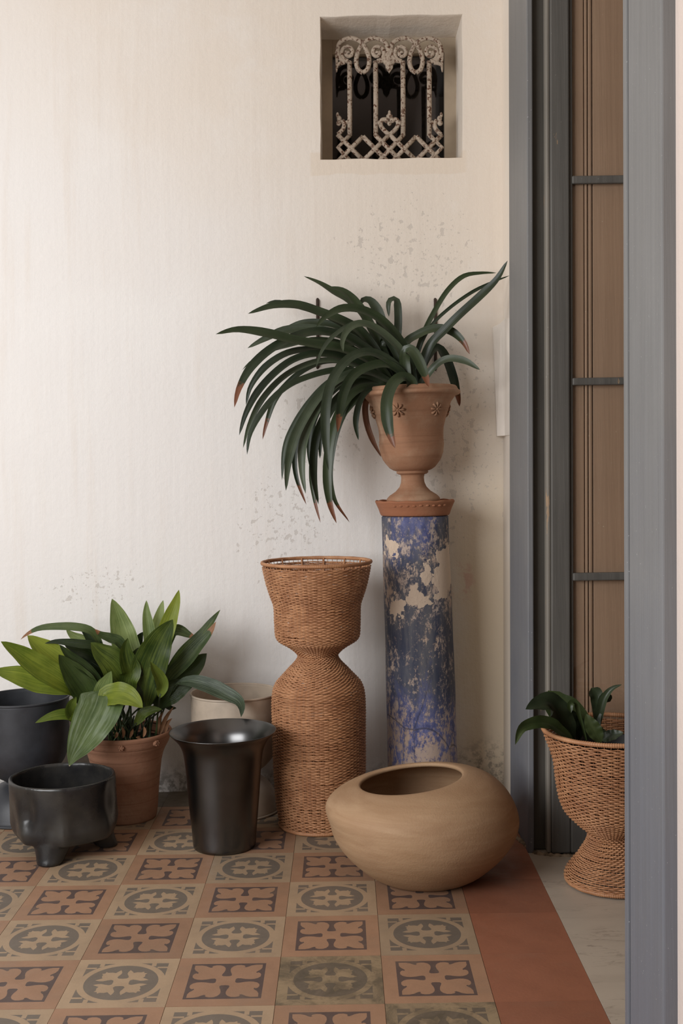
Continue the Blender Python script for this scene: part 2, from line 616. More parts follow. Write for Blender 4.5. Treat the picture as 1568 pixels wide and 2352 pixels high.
def m_column():
    t = NT('flaking_blue_paint', 0.7, 0.3)
    x = t.xyz()
    z = x[2]
    v = t.mapping((1, 1, 0.55))
    n1 = t.noise(17, 8, 0.8, v, 0.5)
    n2 = t.noise(4, 6, 0.65, t.mapping((1, 1, 0.4)), 0.8)
    n3 = t.noise(52, 6, 0.8, t.mapping((1, 1, 0.6)))
    tan = t.mix(t.ramp(t.noise(6, 4), 0.35, 0.65), (0.54, 0.40, 0.30), (0.46, 0.37, 0.32))
    slate = t.mix(t.ramp(t.noise(11, 5, 0.6, t.mapping((3, 3, 0.5))), 0.35, 0.65), (0.045, 0.052, 0.085), (0.115, 0.115, 0.13))
    blue = t.mix(t.ramp(n3, 0.35, 0.65), (0.065, 0.075, 0.18), (0.215, 0.23, 0.45))
    # the dark coat wears through to blue towards the top edge and the foot
    fine = t.noise(120, 4, 0.75, t.mapping((1, 1, 0.6)))
    midband = t.math('MULTIPLY', t.ramp(z, 0.20, 0.42), t.ramp(z, 0.66, 0.85, 1, 0.55))
    darkness = t.math('ADD', n2, t.math('MULTIPLY', midband, 0.24))
    darkness = t.math('ADD', darkness, t.math('MULTIPLY', t.math('SUBTRACT', n3, 0.5), 0.5))
    col = t.mix(t.ramp(darkness, 0.44, 0.64), blue, slate)
    col = t.mix(t.math('MULTIPLY', t.ramp(z, 0.12, 0.40, 1, 0), t.ramp(n2, 0.40, 0.60, 0.0, 0.6)), col, (0.25, 0.27, 0.52))
    # paint lost down to the plaster, in speckles and in patches
    loss = t.math('ADD', t.math('MULTIPLY', n1, 0.40), t.math('MULTIPLY', n3, 0.45))
    loss = t.math('ADD', loss, t.math('MULTIPLY', fine, 0.34))
    loss = t.math('ADD', loss, t.ramp(z, 0.10, 0.42, 0.075, 0.0))
    band = t.math('MULTIPLY', t.ramp(z, 0.52, 0.62), t.ramp(z, 0.74, 0.81, 1, 0))
    loss = t.math('ADD', loss, t.math('MULTIPLY', band, 0.03))
    lossm = t.ramp(loss, 0.605, 0.69, 0.0, 0.92)
    col = t.mix(lossm, col, tan)
    # broad flakes of pale plaster with ragged edges
    rag = t.math('ADD', t.math('MULTIPLY', t.math('SUBTRACT', t.noise(26, 5, 0.6), 0.5), 1.1), t.math('MULTIPLY', t.math('SUBTRACT', fine, 0.5), 0.25))
    xyz0 = x
    ja, jb = t.noise(30, 3, 0.6), t.noise(34, 3, 0.6, t.mapping((1, 1, 1), loc=(5, 3, 1)))
    x = [t.math('ADD', xyz0[0], t.math('MULTIPLY', t.math('SUBTRACT', ja, 0.5), 0.07)), xyz0[1], t.math('ADD', xyz0[2], t.math('MULTIPLY', t.math('SUBTRACT', jb, 0.5), 0.10))]
    spot = t.blob(x, 0.014, 0.668, 0.022, 0.032)
    for b in ((-0.015, 0.602, 0.050, 0.024), (-0.024, 0.622, 0.016, 0.028), (-0.070, 0.580, 0.026, 0.040), (0.072, 0.690, 0.042, 0.085), (0.052, 0.640, 0.026, 0.055), (-0.085, 0.745, 0.02, 0.04)):
        spot = t.math('MAXIMUM', spot, t.blob(x, *b))
    spot = t.math('MULTIPLY', spot, t.ramp(x[1], -0.02, -0.01, 1, 0))
    chip = t.ramp(t.math('ADD', spot, t.math('MULTIPLY', rag, 0.45)), 0.36, 0.40)
    chip = t.math('MULTIPLY', chip, t.ramp(spot, 0.02, 0.12))
    col = t.mix(chip, col, (0.60, 0.47, 0.36))
    # hairline cracks
    cr_ = t.voronoi(7, t.mapping((1, 1, 0.5)), 'DISTANCE_TO_EDGE')
    crack = t.math('MULTIPLY', t.ramp(cr_, 0.0, 0.012, 1, 0), t.ramp(z, 0.3, 0.45, 0.7, 0.0))
    col = t.mix(crack, col, (0.05, 0.05, 0.07))
    t.color(col)
    t.bump(t.math('ADD', t.math('MULTIPLY', chip, 1.0), t.math('MULTIPLY', lossm, -0.3)), 0.5, 0.004)
    return t.m


M['column'] = m_column()


def m_wicker(name):
    t = NT(name, 0.5, 0.4)
    n = t.noise(22, 5, 0.6)
    f = t.noise(1, 3, 0.6, t.mapping((20, 20, 260)))
    col = t.mix(t.ramp(n, 0.3, 0.7), (0.36, 0.165, 0.078), (0.52, 0.27, 0.135))
    col = t.mix(t.ramp(f, 0.4, 0.7, 0, 0.5), col, (0.30, 0.125, 0.055))
    t.color(col)
    return t.m


M['wicker'] = m_wicker('rattan_cane')
M['black_metal'] = m_plain('blackened_brass', (0.125, 0.124, 0.124), 0.29, 0.5, 0.12, 3, metal=1.0)
M['matte_black'] = m_plain('black_powder_coat', (0.028, 0.030, 0.036), 0.5, 0.5, 0.1, 30, bump=0.05, bscale=300)
M['cream_coat'] = m_plain('cashmere_powder_coat', (0.47, 0.385, 0.30), 0.5, 0.4, 0.05, 30, bump=0.04, bscale=300)


def m_glaze():
    t = NT('black_glaze', 0.3, 0.5)
    n = t.noise(9, 4)
    t.color(t.mix(t.ramp(n, 0.35, 0.7), (0.012, 0.012, 0.013), (0.036, 0.033, 0.028)))
    t.rough(t.ramp(t.noise(14, 3), 0.3, 0.7, 0.22, 0.40))
    return t.m


M['glaze'] = m_glaze()
M['soil'] = m_plain('soil', (0.035, 0.022, 0.015), 0.95, 0.1, 0.4, 60, bump=1.0)
M['sheath'] = m_plain('dry_sheath', (0.24, 0.125, 0.065), 0.8, 0.2, 0.2, 20)
M['nursery'] = m_plain('black_plastic', (0.012, 0.012, 0.013), 0.4, 0.5, 0.1, 20)


def m_leaf(name, dark, light, brown=(0.20, 0.085, 0.035), tip=2.0, stripes=26, contrast=0.5, rough=0.38, trans=0.22, tipn=0.06, dusty=0.0, relief=0.4, spec=0.38):
    t = NT(name, rough, spec)
    uv = t.n.new('ShaderNodeUVMap')
    sp = t.n.new('ShaderNodeSeparateXYZ')
    t.link(uv.outputs[0], sp.inputs[0])
    cb = t.n.new('ShaderNodeCombineXYZ')
    t.link(t.math('MULTIPLY', sp.outputs[0], stripes), cb.inputs[0])
    t.link(t.math('MULTIPLY', sp.outputs[1], 2.2), cb.inputs[1])
    rnd = t.rand()
    t.link(t.math('MULTIPLY', rnd, 37.0), cb.inputs[2])
    st = t.noise(1.0, 3, 0.6, cb.outputs[0])
    blotch = t.noise(18, 4)
    fac = t.math('ADD', t.math('MULTIPLY', t.math('SUBTRACT', st, 0.5), contrast * 3.2), t.math('MULTIPLY', t.math('SUBTRACT', rnd, 0.5), 0.6))
    fac = t.math('ADD', fac, t.math('MULTIPLY', t.math('SUBTRACT', blotch, 0.5), 0.8))
    col = t.mix(t.ramp(fac, -0.5, 0.5), dark, light)
    mid = t.math('ABSOLUTE', t.math('SUBTRACT', sp.outputs[0], 0.5))
    col = t.mix(t.ramp(mid, 0.0, 0.03, 0.35, 0.0), col, light)
    if dusty:
        d = t.ramp(st, 0.45, 0.7, 0, dusty)
        col = t.mix(d, col, (0.34, 0.40, 0.33))
    e = t.math('ADD', sp.outputs[1], t.math('MULTIPLY', t.noise(70, 3), tipn))
    k = t.ramp(e, tip, tip + 0.02)
    col = t.mix(k, col, brown)
    t.color(col)
    t.bump(st, relief, 0.003)
    tl = t.n.new('ShaderNodeBsdfTranslucent')
    t.link(col, tl.inputs['Color'])
    mx = t.n.new('ShaderNodeMixShader')
    mx.inputs[0].default_value = trans
    t.link(t.b.outputs[0], mx.inputs[1])
    t.link(tl.outputs[0], mx.inputs[2])
    t.link(mx.outputs[0], t.n['Material Output'].inputs[0])
    return t.m


M['clivia'] = m_leaf('clivia_leaf', (0.010, 0.017, 0.007), (0.036, 0.054, 0.022), stripes=10, contrast=0.14, rough=0.36, trans=0.05, tip=2, relief=0.15)
M['clivia_tip'] = m_leaf('clivia_leaf_brown_tip', (0.010, 0.018, 0.008), (0.041, 0.058, 0.025), brown=(0.17, 0.065, 0.032), stripes=10, contrast=0.14, rough=0.36, trans=0.05, tip=0.94, tipn=0.10, relief=0.15)
M['clivia_pale'] = m_leaf('clivia_leaf_pale', (0.020, 0.030, 0.015), (0.075, 0.095, 0.055), stripes=10, contrast=0.14, rough=0.4, trans=0.06, tip=2, relief=0.15)
M['clivia_dry'] = m_leaf('clivia_leaf_dry', (0.10, 0.042, 0.022), (0.22, 0.09, 0.045), stripes=14, trans=0.1)
M['asp'] = m_leaf('aspidistra_leaf', (0.018, 0.040, 0.005), (0.155, 0.205, 0.032), contrast=0.36)
M['asp_light'] = m_leaf('aspidistra_leaf_pale', (0.085, 0.135, 0.030), (0.29, 0.36, 0.13), contrast=0.36, trans=0.3)
M['asp_bright'] = m_leaf('aspidistra_leaf_bright', (0.070, 0.120, 0.010), (0.26, 0.31, 0.038), contrast=0.36, trans=0.35)
M['asp_dark'] = m_leaf('aspidistra_leaf_dark', (0.008, 0.017, 0.005), (0.045, 0.073, 0.016), contrast=0.36, trans=0.1)
M['asp_dusty'] = m_leaf('aspidistra_leaf_dusty', (0.028, 0.055, 0.022), (0.12, 0.17, 0.055), dusty=0.3, stripes=16, contrast=0.22, trans=0.1, tip=0.985, brown=(0.6, 0.5, 0.36), tipn=0.01)
M['asp_dull'] = m_leaf('aspidistra_leaf_dull', (0.016, 0.030, 0.013), (0.065, 0.095, 0.042), dusty=0.2, trans=0.1)
M['asp_tip'] = m_leaf('aspidistra_leaf_brown_tip', (0.022, 0.045, 0.014), (0.11, 0.15, 0.05), tip=0.93, brown=(0.30, 0.15, 0.075), tipn=0.12)
M['fern'] = m_leaf('fern_frond', (0.011, 0.019, 0.009), (0.042, 0.058, 0.028), stripes=7, contrast=0.15, trans=0.12, relief=0.15)
M['fern_light'] = m_leaf('fern_frond_pale', (0.025, 0.042, 0.012), (0.085, 0.110, 0.040), stripes=7, contrast=0.15, trans=0.18, relief=0.15)
M['stem'] = m_plain('green_stem', (0.035, 0.055, 0.018), 0.5, 0.4, 0.3, 30)

# ------------------------------------------------------------------ setting
WY, WX, LEAN = 3.37, 0.478, 0.0130     # back wall, right wall, slight lean of the uprights
CEIL = 3.3
FX, BX = -0.0, 0.264                   # pattern lines: x = BX + 0.2 c ; y = TY - 0.2 j
TY = 3.0184

# floor: a bed of grout with every tile let into it
fl = MB()
fl.box((-3.2, -2.5, -0.10), (WX, WY, -0.0035))
floor = fl.build('floor', M['grout'], None, False, 'structure')


def loop_pts(quad):
    """quadrant outline -> closed loop over the four quadrants"""
    out = []
    for k in range(4):
        q = -k * pi / 2
        for x, y in quad:
            out.append((x * cos(q) - y * sin(q), x * sin(q) + y * cos(q)))
    return out


def inside(p, poly):
    x, y = p
    c = False
    n = len(poly)
    for i in range(n):
        x1, y1 = poly[i]
        x2, y2 = poly[i - 1]
        if (y1 > y) != (y2 > y) and x < (x2 - x1) * (y - y1) / (y2 - y1) + x1:
            c = not c
    return c


half = [(0.0, 0.125), (0.045, 0.128), (0.066, 0.15), (0.060, 0.195), (0.042, 0.25), (0.033, 0.31), (0.038, 0.365), (0.065, 0.415), (0.11, 0.445),
        (0.165, 0.448), (0.205, 0.432), (0.222, 0.408), (0.208, 0.388), (0.235, 0.378), (0.262, 0.395), (0.30, 0.428), (0.36, 0.45), (0.45, 0.452)]
leafB = [(x * 0.74, y * 0.74) for x, y in loop_pts(half + [(y, x) for x, y in half[-2:0:-1]])]
halfA = [(0.0, 0.075), (0.04, 0.08), (0.056, 0.105), (0.045, 0.14), (0.028, 0.18), (0.030, 0.215), (0.045, 0.258), (0.070, 0.225), (0.088, 0.195),
         (0.12, 0.21), (0.16, 0.205), (0.185, 0.222), (0.19, 0.19)]
leafA = loop_pts(halfA + [(y, x) for x, y in halfA[-2:0:-1]])
rects = []
for sx in (1, -1):
    for sy in (1, -1):
        for a in ((0.235, 0.335, 0.280, 0.402), (0.300, 0.292, 0.402, 0.322)):
            xs, ys = sorted((a[0] * sx, a[2] * sx)), sorted((a[1] * sy, a[3] * sy))
            rects.append((xs[0], ys[0], xs[1], ys[1]))


def circ(r, n=44):
    return [(r * cos(2 * pi * k / n), r * sin(2 * pi * k / n)) for k in range(n)]


def sq(a):
    return [(-a, -a), (a, -a), (a, a), (-a, a)]


def tile_mesh(name, loops, classify, mats, size):
    vs, es = [], []
    for lp in [sq(0.5)] + loops:
        n = len(vs)
        vs += [Vector(p) for p in lp]
        es += [(n + i, n + (i + 1) % len(lp)) for i in range(len(lp))]
    v2, _, f2, _, _, _ = delaunay_2d_cdt(vs, es, [], 0, 1e-5)
    verts = [Vector((p.x * size, p.y * size, 0)) for p in v2]
    faces, idx = [], []
    for f in f2:
        c = sum((v2[i] for i in f), Vector((0, 0))) / len(f)
        a = v2[f[1]] - v2[f[0]]
        b = v2[f[2]] - v2[f[0]]
        f = tuple(f)
        if a.x * b.y - a.y * b.x < 0:
            f = f[::-1]
        faces.append(f)
        idx.append(classify((c.x, c.y)))
    n = len(verts)
    h = size / 2
    e = h - 0.0005
    verts += [Vector((x, y, -0.008)) for x, y in ((-h, -h), (h, -h), (h, h), (-h, h))]
    corner = []
    for x, y in ((-0.5, -0.5), (0.5, -0.5), (0.5, 0.5), (-0.5, 0.5)):
        corner.append(min(range(n), key=lambda i: (v2[i].x - x) ** 2 + (v2[i].y - y) ** 2))
    for k in range(4):
        k2 = (k + 1) % 4
        faces.append((n + k, n + k2, corner[k2], corner[k]))
        idx.append(0)
    me = bpy.data.meshes.new(name)
    me.from_pydata([tuple(v) for v in verts], [], faces)
    for m in mats:
        me.materials.append(m)
    me.polygons.foreach_set('material_index', idx)
    me.update()
    return me


def clsA(p):
    r = sqrt(p[0] ** 2 + p[1] ** 2)
    if r < 0.355:
        return 0 if inside(p, leafA) else 1
    if r < 0.42:
        return 0
    if abs(p[0]) < 0.4 and abs(p[1]) < 0.4:
        return 0 if any(a < p[0] < c and b < p[1] < d for a, b, c, d in rects) else 1
    return 0


def clsB(p):
    if abs(p[0]) < 0.365 and abs(p[1]) < 0.365:
        return 0 if inside(p, leafB) else 1
    return 0


rl = [[(a, b), (c, b), (c, d), (a, d)] for a, b, c, d in rects]
TS = 0.1991
loA = [circ(0.355), circ(0.42), sq(0.4), leafA] + rl
meA = tile_mesh('tile_rosette', loA, clsA, [M['cream'], M['olive']], TS)
meAd = tile_mesh('tile_rosette_soiled', loA, clsA, [M['cream_d'], M['olive_d']], TS)
meB = tile_mesh('tile_leaf', [sq(0.365), leafB], clsB, [M['terra'], M['plum']], TS)


def put_tile(me, x, y, rot=0):
    o = bpy.data.objects.new('tile', me)
    C.objects.link(o)
    o.parent = floor
    o.location = (x, y, random.uniform(-0.0006, 0.0))
    o.rotation_euler = (random.uniform(-0.0015, 0.0015), random.uniform(-0.0015, 0.0015), rot)
    return o


for j in range(-1, 8):
    for c in range(-9, 0):
        b = (c + j) % 2 == 1
        soiled = (not b) and ((c, j) in ((-2, 4), (-1, 5), (-6, 3)))
        o = put_tile(meB if b else (meAd if soiled else meA), BX + 0.2 * (c + 0.5), TY - 0.2 * (j + 0.5), random.choice((0, pi / 2, pi, 3 * pi / 2)) if b else random.choice((0, pi)))
        if soiled:
            o['label'] = 'soiled rosette tile, darker than its neighbours'
me_border = bpy.data.meshes.new('tile_border')
bw = 0.455 - BX - 0.0012
bb = MB().box((0, 0, -0.008), (bw, TS, 0))
me_border.from_pydata([tuple(v) for v in bb.v], [], bb.f)
me_border.materials.append(M['border'])
for j in range(-1, 8):
    o = put_tile(me_border, BX + 0.0006, TY - 0.2 * (j + 1) + 0.0006)
    o['label'] = 'plain brick-red border tile'
# filler tiles along the wall foot
me_edge = bpy.data.meshes.new('tile_edge')
ebb = MB().box((0, 0, -0.008), (TS, WY - TY - 0.2 - 0.0012, 0))
me_edge.from_pydata([tuple(v) for v in ebb.v], [], ebb.f)
me_edge.materials.append(M['olive_d'])
for c in range(-9, 1):
    o = put_tile(me_edge, BX + 0.2 * c + 0.0006, TY + 0.2006)
    o['label'] = 'plain narrow tile along the foot of the wall'

# back wall with its niche
NX0, NX1 = at(735, 300, WY).x - LEAN * at(735, 300, WY).z, at(1063, 300, WY).x - LEAN * at(1063, 300, WY).z
NTL, NTR = zat(735, 38, WY), zat(1062, 32, WY)
NBL, NBR = zat(735, 367, WY), zat(1063, 362, WY)
ND = 0.185


def wob(a, b, n, amp, axis):
    out = []
    for i in range(n + 1):
        p = Vector(a).lerp(Vector(b), i / n)
        if 0 < i < n:
            p[axis] += random.uniform(-amp, amp)
        out.append(p)
    return out


def nl(x, z):
    return x + LEAN * z


ring = wob((nl(NX0, NBL), WY, NBL), (nl(NX1, NBR), WY, NBR), 10, 0.0016, 2)[:-1] + wob((nl(NX1, NBR), WY, NBR), (nl(NX1, NTR), WY, NTR), 10, 0.0016, 0)[:-1] + \
    wob((nl(NX1, NTR), WY, NTR), (nl(NX0, NTL), WY, NTL), 10, 0.0016, 2)[:-1] + wob((nl(NX0, NTL), WY, NTL), (nl(NX0, NBL), WY, NBL), 10, 0.0016, 0)[:-1]
outer = [(-3.2, -0.1), (0.0, -0.1), (WX, -0.1), (nl(WX, 1.8), 1.8), (nl(WX, CEIL), CEIL), (0, CEIL), (-3.2, CEIL), (-3.2, 1.8)]
vs = [Vector((x, z)) for x, z in outer] + [Vector((p.x, p.z)) for p in ring]
nO, nR = len(outer), len(ring)
es = [(i, (i + 1) % nO) for i in range(nO)] + [(nO + i, nO + (i + 1) % nR) for i in range(nR)]
v2, _, f2, _, _, _ = delaunay_2d_cdt(vs, es, [], 0, 1e-6)
poly = [(p.x, p.z) for p in ring]
V = [Vector((p.x, WY, p.y)) for p in v2]
FF = []
for f in f2:
    c = sum((v2[i] for i in f), Vector((0, 0))) / len(f)
    if not inside((c.x, c.y), poly):
        a, b = v2[f[1]] - v2[f[0]], v2[f[2]] - v2[f[0]]
        FF.append(tuple(f) if a.x * b.y - a.y * b.x > 0 else tuple(f)[::-1])
n0 = len(V)
cx = (NX0 + NX1) / 2
for d, s in ((0.003, 0.994), (0.012, 0.99), (ND, 0.985)):
    for p in ring:
        V.append(Vector((cx + (p.x - cx) * s, WY + d, 1.0 * p.z + (-(p.z - (NTL + NBL) / 2) * (1 - s)))))
for lv in range(2):
    for i in range(nR):
        i2 = (i + 1) % nR
        a = n0 + lv * nR
        FF.append((a + i, a + nR + i, a + nR + i2, a + i2))
# join the wall face to the first ring of the reveal
idxmap = []
for p in ring:
    idxmap.append(min(range(n0), key=lambda i: (V[i] - p).length))
for i in range(nR):
    i2 = (i + 1) % nR
    FF.append((idxmap[i], n0 + i, n0 + i2, idxmap[i2]))
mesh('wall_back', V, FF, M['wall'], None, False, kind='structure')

# the window at the back of the niche: frame boards, glass, dark room behind
win = empty('window_1', (0, 0, 0))
win['kind'] = 'structure'
YB = WY + ND


def board(name, px0, py0, px1, py1, Y, t, mat, parent, lean=LEAN):
    a, b = at(px0, py1, Y), at(px1, py0, Y)
    x0, x1 = a.x - lean * a.z, b.x - lean * b.z
    o = MB().box((x0, Y, a.z), (x1, Y + t, b.z), lean).build(name, mat, parent, False)
    return bevel(o, 0.0015)


board('frame', 725, 85, 763, 380, YB - 0.012, 0.03, M['frame_paint'], win)
board('frame', 1021, 85, 1062, 380, YB - 0.012, 0.03, M['frame_paint'], win)
board('frame', 763, 80, 1021, 125, YB - 0.011, 0.03, M['frame_paint'], win)
board('pane', 755, 115, 1030, 385, YB + 0.006, 0.003, M['glass'], win)
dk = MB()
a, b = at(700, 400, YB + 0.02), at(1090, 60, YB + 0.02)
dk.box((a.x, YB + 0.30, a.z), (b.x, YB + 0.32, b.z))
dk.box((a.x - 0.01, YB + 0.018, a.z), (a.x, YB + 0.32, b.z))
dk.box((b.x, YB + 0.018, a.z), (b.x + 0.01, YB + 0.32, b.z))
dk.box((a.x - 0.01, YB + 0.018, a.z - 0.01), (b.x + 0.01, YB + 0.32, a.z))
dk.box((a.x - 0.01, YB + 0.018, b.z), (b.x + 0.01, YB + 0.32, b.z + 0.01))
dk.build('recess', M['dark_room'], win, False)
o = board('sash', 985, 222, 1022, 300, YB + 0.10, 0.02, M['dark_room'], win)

# right wall with the doorway, casings, door leaf, threshold
DY0, DY1 = 1.84, 2.79
DH = 2.75
rw = MB()
rw.box((WX, 2.875, -0.1), (WX + 0.40, WY + 0.05, CEIL), LEAN)
rw.box((WX, -2.5, -0.1), (WX + 0.40, DY0 - 0.01, CEIL), LEAN)
rw.box((WX, DY0 - 0.01, DH), (WX + 0.40, 2.875, CEIL), LEAN)
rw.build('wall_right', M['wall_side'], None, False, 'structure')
CX = 0.455


def casing(name, y0, y1, far):
    """moulded blue-grey board on the wall beside the doorway; the bead runs along the opening"""
    mb = MB()
    e = 1 if far else -1
    ym = y0 + 0.035 if far else y1 - 0.022      # y0 is the edge nearest the camera
    if far:
        mb.box((CX + 0.002, ym + 0.006, -0.01), (CX + 0.016, y1, DH + 0.1), LEAN)
        mb.box((CX + 0.010, 2.882, -0.01), (WX + 0.01, y1, DH + 0.1), LEAN)
        mb.box((CX + 0.008, ym, -0.01), (CX + 0.016, ym + 0.006, DH + 0.1), LEAN)
        mb.box((CX, y0, -0.01), (CX + 0.015, ym, DH + 0.1), LEAN)
    else:
        mb.box((CX + 0.002, y0, -0.01), (WX + 0.01, ym - 0.006, DH + 0.1), LEAN)
        mb.box((CX + 0.006, ym - 0.006, -0.01), (WX + 0.01, ym, DH + 0.1), LEAN)
        mb.box((CX, ym, -0.01), (WX + 0.02, y1, DH + 0.1), LEAN)
    o = mb.build(name, M['casing'], None, False, 'structure')
    return bevel(o, 0.004, 2)


casing('trim_1', DY1, 3.10, True)
casing('trim_2', 1.625, DY0, False)
hd = MB().box((CX + 0.001, DY0 - 0.2, DH), (WX + 0.012, DY1 + 0.2, DH + 0.2), LEAN)
bevel(hd.build('trim_3', M['casing'], None, False, 'structure'), 0.004)
# crumbling mortar line at the foot of the far casing
mo = MB()
P = spline([(0.440, 2.925, -0.001), (0.452, 2.87, -0.001), (0.463, 2.82, -0.001), (0.475, 2.787, -0.001), (0.52, 2.768, -0.001), (0.60, 2.764, -0.001)], 60)
P = [p + Vector((random.uniform(-.0015, .0015), random.uniform(-.0015, .0015), 0)) for p in P]
rr_ = [random.uniform(0.004, 0.0085) for _ in P]
mo.tube(P, lambda t: rr_[min(59, int(t * 59))], 8)
mo.build('trim_4', m_plain('mortar', (0.27, 0.205, 0.14), 0.95, 0.1, 0.3, 60, bump=0.6), None, True, 'structure')
th = MB().box((CX, DY0 - 0.005, -0.03), (0.95, 2.88, -0.0006))
bevel(th.build('trim_5', M['marble'], None, False, 'structure'), 0.001)

# the rebate post and the glazed leaf folded back against it
post = MB()
post.box((0.464, 2.812, 0.0), (0.535, 2.885, DH), LEAN)
bevel(post.build('trim_6', M['post_paint'], None, False, 'structure'), 0.003)
door = empty('door_1', (0, 0, 0))
door['kind'] = 'structure'
LY = 2.766


def bx(px, Y=LY):
    return at(px, 1073, Y).x - LEAN * CH


def dbox(name, px0, px1, z0, z1, y0, y1, mat, b=0.003):
    o = MB().box((bx(px0), y0, z0), (bx(px1), y1, z1), LEAN).build(name, mat, door, False)
    return bevel(o, b)


dbox('worn_edge', 1255, 1265, 0.006, DH, LY + 0.004, LY + 0.034, M['worn_edge'], 0.004)
dbox('stile', 1265, 1309, 0.006, DH, LY, LY + 0.034, M['leaf_paint'], 0.004)
dbox('moulding', 1309, 1318, 0.28, DH, LY + 0.009, LY + 0.034, M['leaf_paint'], 0.003)
zb = zat(1300, 1655, LY) - 0.09
dbox('bottom_rail', 1309, 1640, zb - 0.1, zb, LY, LY + 0.034, M['leaf_paint'], 0.004)
dbox('bottom_rail', 1309, 1640, 0.006, 0.10, LY, LY + 0.034, M['leaf_paint'], 0.004)
dbox('bottom_panel', 1309, 1640, 0.06, zb - 0.05, LY + 0.014, LY + 0.026, M['leaf_paint'], 0.003)
dbox('stile', 1640, 1700, 0.006, DH, LY, LY + 0.034, M['leaf_paint'], 0.004)
for y0, y1 in ((402, 420), (867, 884), (1316, 1334)):
    dbox('glazing_bar', 1316, 1640, zat(1360, y1, LY), zat(1360, y0, LY), LY + 0.003, LY + 0.0165, M['leaf_paint'], 0.003)
dbox('pane', 1309, 1640, zb, DH, LY + 0.017, LY + 0.019, M['glass'], 0.0005)
# inner shutter seen through the glass
dbox('shutter', 1309, 1346, zb - 0.02, DH, LY + 0.022, LY + 0.045, M['beige_paint'], 0.002)
dbox('shutter', 1348, 1354, zb - 0.02, DH, LY + 0.020, LY + 0.045, M['beige_paint'], 0.002)
dbox('shutter', 1356, 1365, zb - 0.02, DH, LY + 0.022, LY + 0.045, M['beige_paint'], 0.003)
dbox('shutter', 1367, 1640, zb - 0.02, DH, LY + 0.025, LY + 0.045, M['beige_paint'], 0.002)
dbox('shutter_back', 1300, 1650, zb - 0.02, DH, LY + 0.045, LY + 0.05, M['beige_paint'], 0.001)

# the room beyond and the roof of the loggia
MB().box((WX + 0.40, 0.5, -0.1), (2.6, WY + 0.05, -0.001)).build('floor', M['marble'], None, False, 'structure')
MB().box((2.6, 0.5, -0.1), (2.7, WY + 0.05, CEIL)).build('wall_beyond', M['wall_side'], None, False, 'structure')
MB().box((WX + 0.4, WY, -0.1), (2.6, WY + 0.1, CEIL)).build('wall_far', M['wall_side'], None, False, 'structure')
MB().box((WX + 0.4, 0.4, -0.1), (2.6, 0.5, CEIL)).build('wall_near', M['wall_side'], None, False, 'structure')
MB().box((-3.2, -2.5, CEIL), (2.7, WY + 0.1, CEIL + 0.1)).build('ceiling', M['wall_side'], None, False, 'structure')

# white plaster slip boxed into the corner above the bowl
pv = []
for X, Y, z in ((at(1130, 750, WY).x, WY - 0.001, zat(1130, 752, WY)), (at(1131, 752, WY).x, WY - 0.012, zat(1132, 752, WY)), (at(1150, 744, WY - 0.05).x, WY - 0.05, zat(1150, 741, WY - 0.05)),
                (at(1158, 735, WY - 0.06).x, WY - 0.07, zat(1160, 733, WY - 0.06)), (at(1172, 733, 3.2).x, 3.2, zat(1172, 731, 3.2))):
    pv.append(Vector((X, Y, z)))
lo = []
for X, Y, z in ((at(1139, 1003, WY).x, WY - 0.001, zat(1139, 1003, WY)), (at(1139, 1003, WY).x, WY - 0.015, zat(1139, 1003, WY)), (at(1141, 1002, WY - 0.05).x, WY - 0.05, zat(1141, 1002, WY - 0.05)),
                (at(1158, 1000, WY - 0.06).x, WY - 0.07, zat(1158, 1001, WY - 0.06)), (at(1174, 999, 3.2).x, 3.2, zat(1174, 999, 3.2))):
    lo.append(Vector((X, Y, z)))
back = [Vector((WX + 0.03, 3.2, pv[-1].z)), Vector((WX + 0.03, WY + 0.01, pv[0].z))]
backl = [Vector((WX + 0.03, 3.2, lo[-1].z)), Vector((WX + 0.03, WY + 0.01, lo[0].z))]
top, bot = pv + back, lo + backl
n = len(top)
ff = [(i, i + n, (i + 1) % n + n, (i + 1) % n) for i in range(n)] + [tuple(range(n)), tuple(range(2 * n - 1, n - 1, -1))]
o = mesh('trim_7', top + bot, ff, M['white_paint'], None, False, kind='structure')
bevel(o, 0.0015)

# ------------------------------------------------------------------ iron cramps let into the wall
for px, y0, y1, lab in ((729, 686, 846, 'thin rusty iron bar set upright in the wall behind the leaves left of the urn'),
                        (999, 686, 850, 'thin rusty iron bar set upright in the wall above the urn rim')):
    t_, b_ = at(px, y0, WY), at(px, y1, WY)
    mb = MB().tube([b_ + Vector((0, 0.004, 0)), b_ + Vector((0.0008, -0.004, 0.006)), (t_ + b_) / 2 + Vector((0.001, -0.0045, 0)), t_ + Vector((0, -0.004, -0.006)), t_ + Vector((0, 0.004, 0))], 0.0048, 8)
    o = mb.build('iron_bar', M['iron'])
    tag(o, lab, 'bar')

# ------------------------------------------------------------------ grille of the niche
GY = WY + 0.075
g = empty('window_grille', at(893, 366, GY), 'ornate flaking cast-iron grille with scrolls standing in the wall niche', 'grille')
gl_ = g.location.copy()


def gp(x, y):
    return at(700 + x / 3.35, y / 3.35, GY) - gl_


def gtube(name, pts, r=0.0066, smooth=True, n=None):
    P = [gp(*p) for p in pts]
    if smooth:
        P = spline(P, n or (8 * len(pts)))
    MB().tube(P, r, 8, nrm=(0, 1, 0), flat=0.8).build(name, M['grille'], g)


for x in (343, 543, 753, 955):
    gtube('bar', [(x, 470), (x + 2, 760), (x + 2, 1045)], 0.0076, False)


def scroll(cx, m):
    pts = []
    for k in range(15):
        t = k / 14
        an = pi * 0.5 + 2 * pi * 1.45 * t
        r = 8 + 66 * t
        pts.append((cx + m * (-18 + r * cos(an)) , 405 + r * sin(an) * 1.0))
    return pts


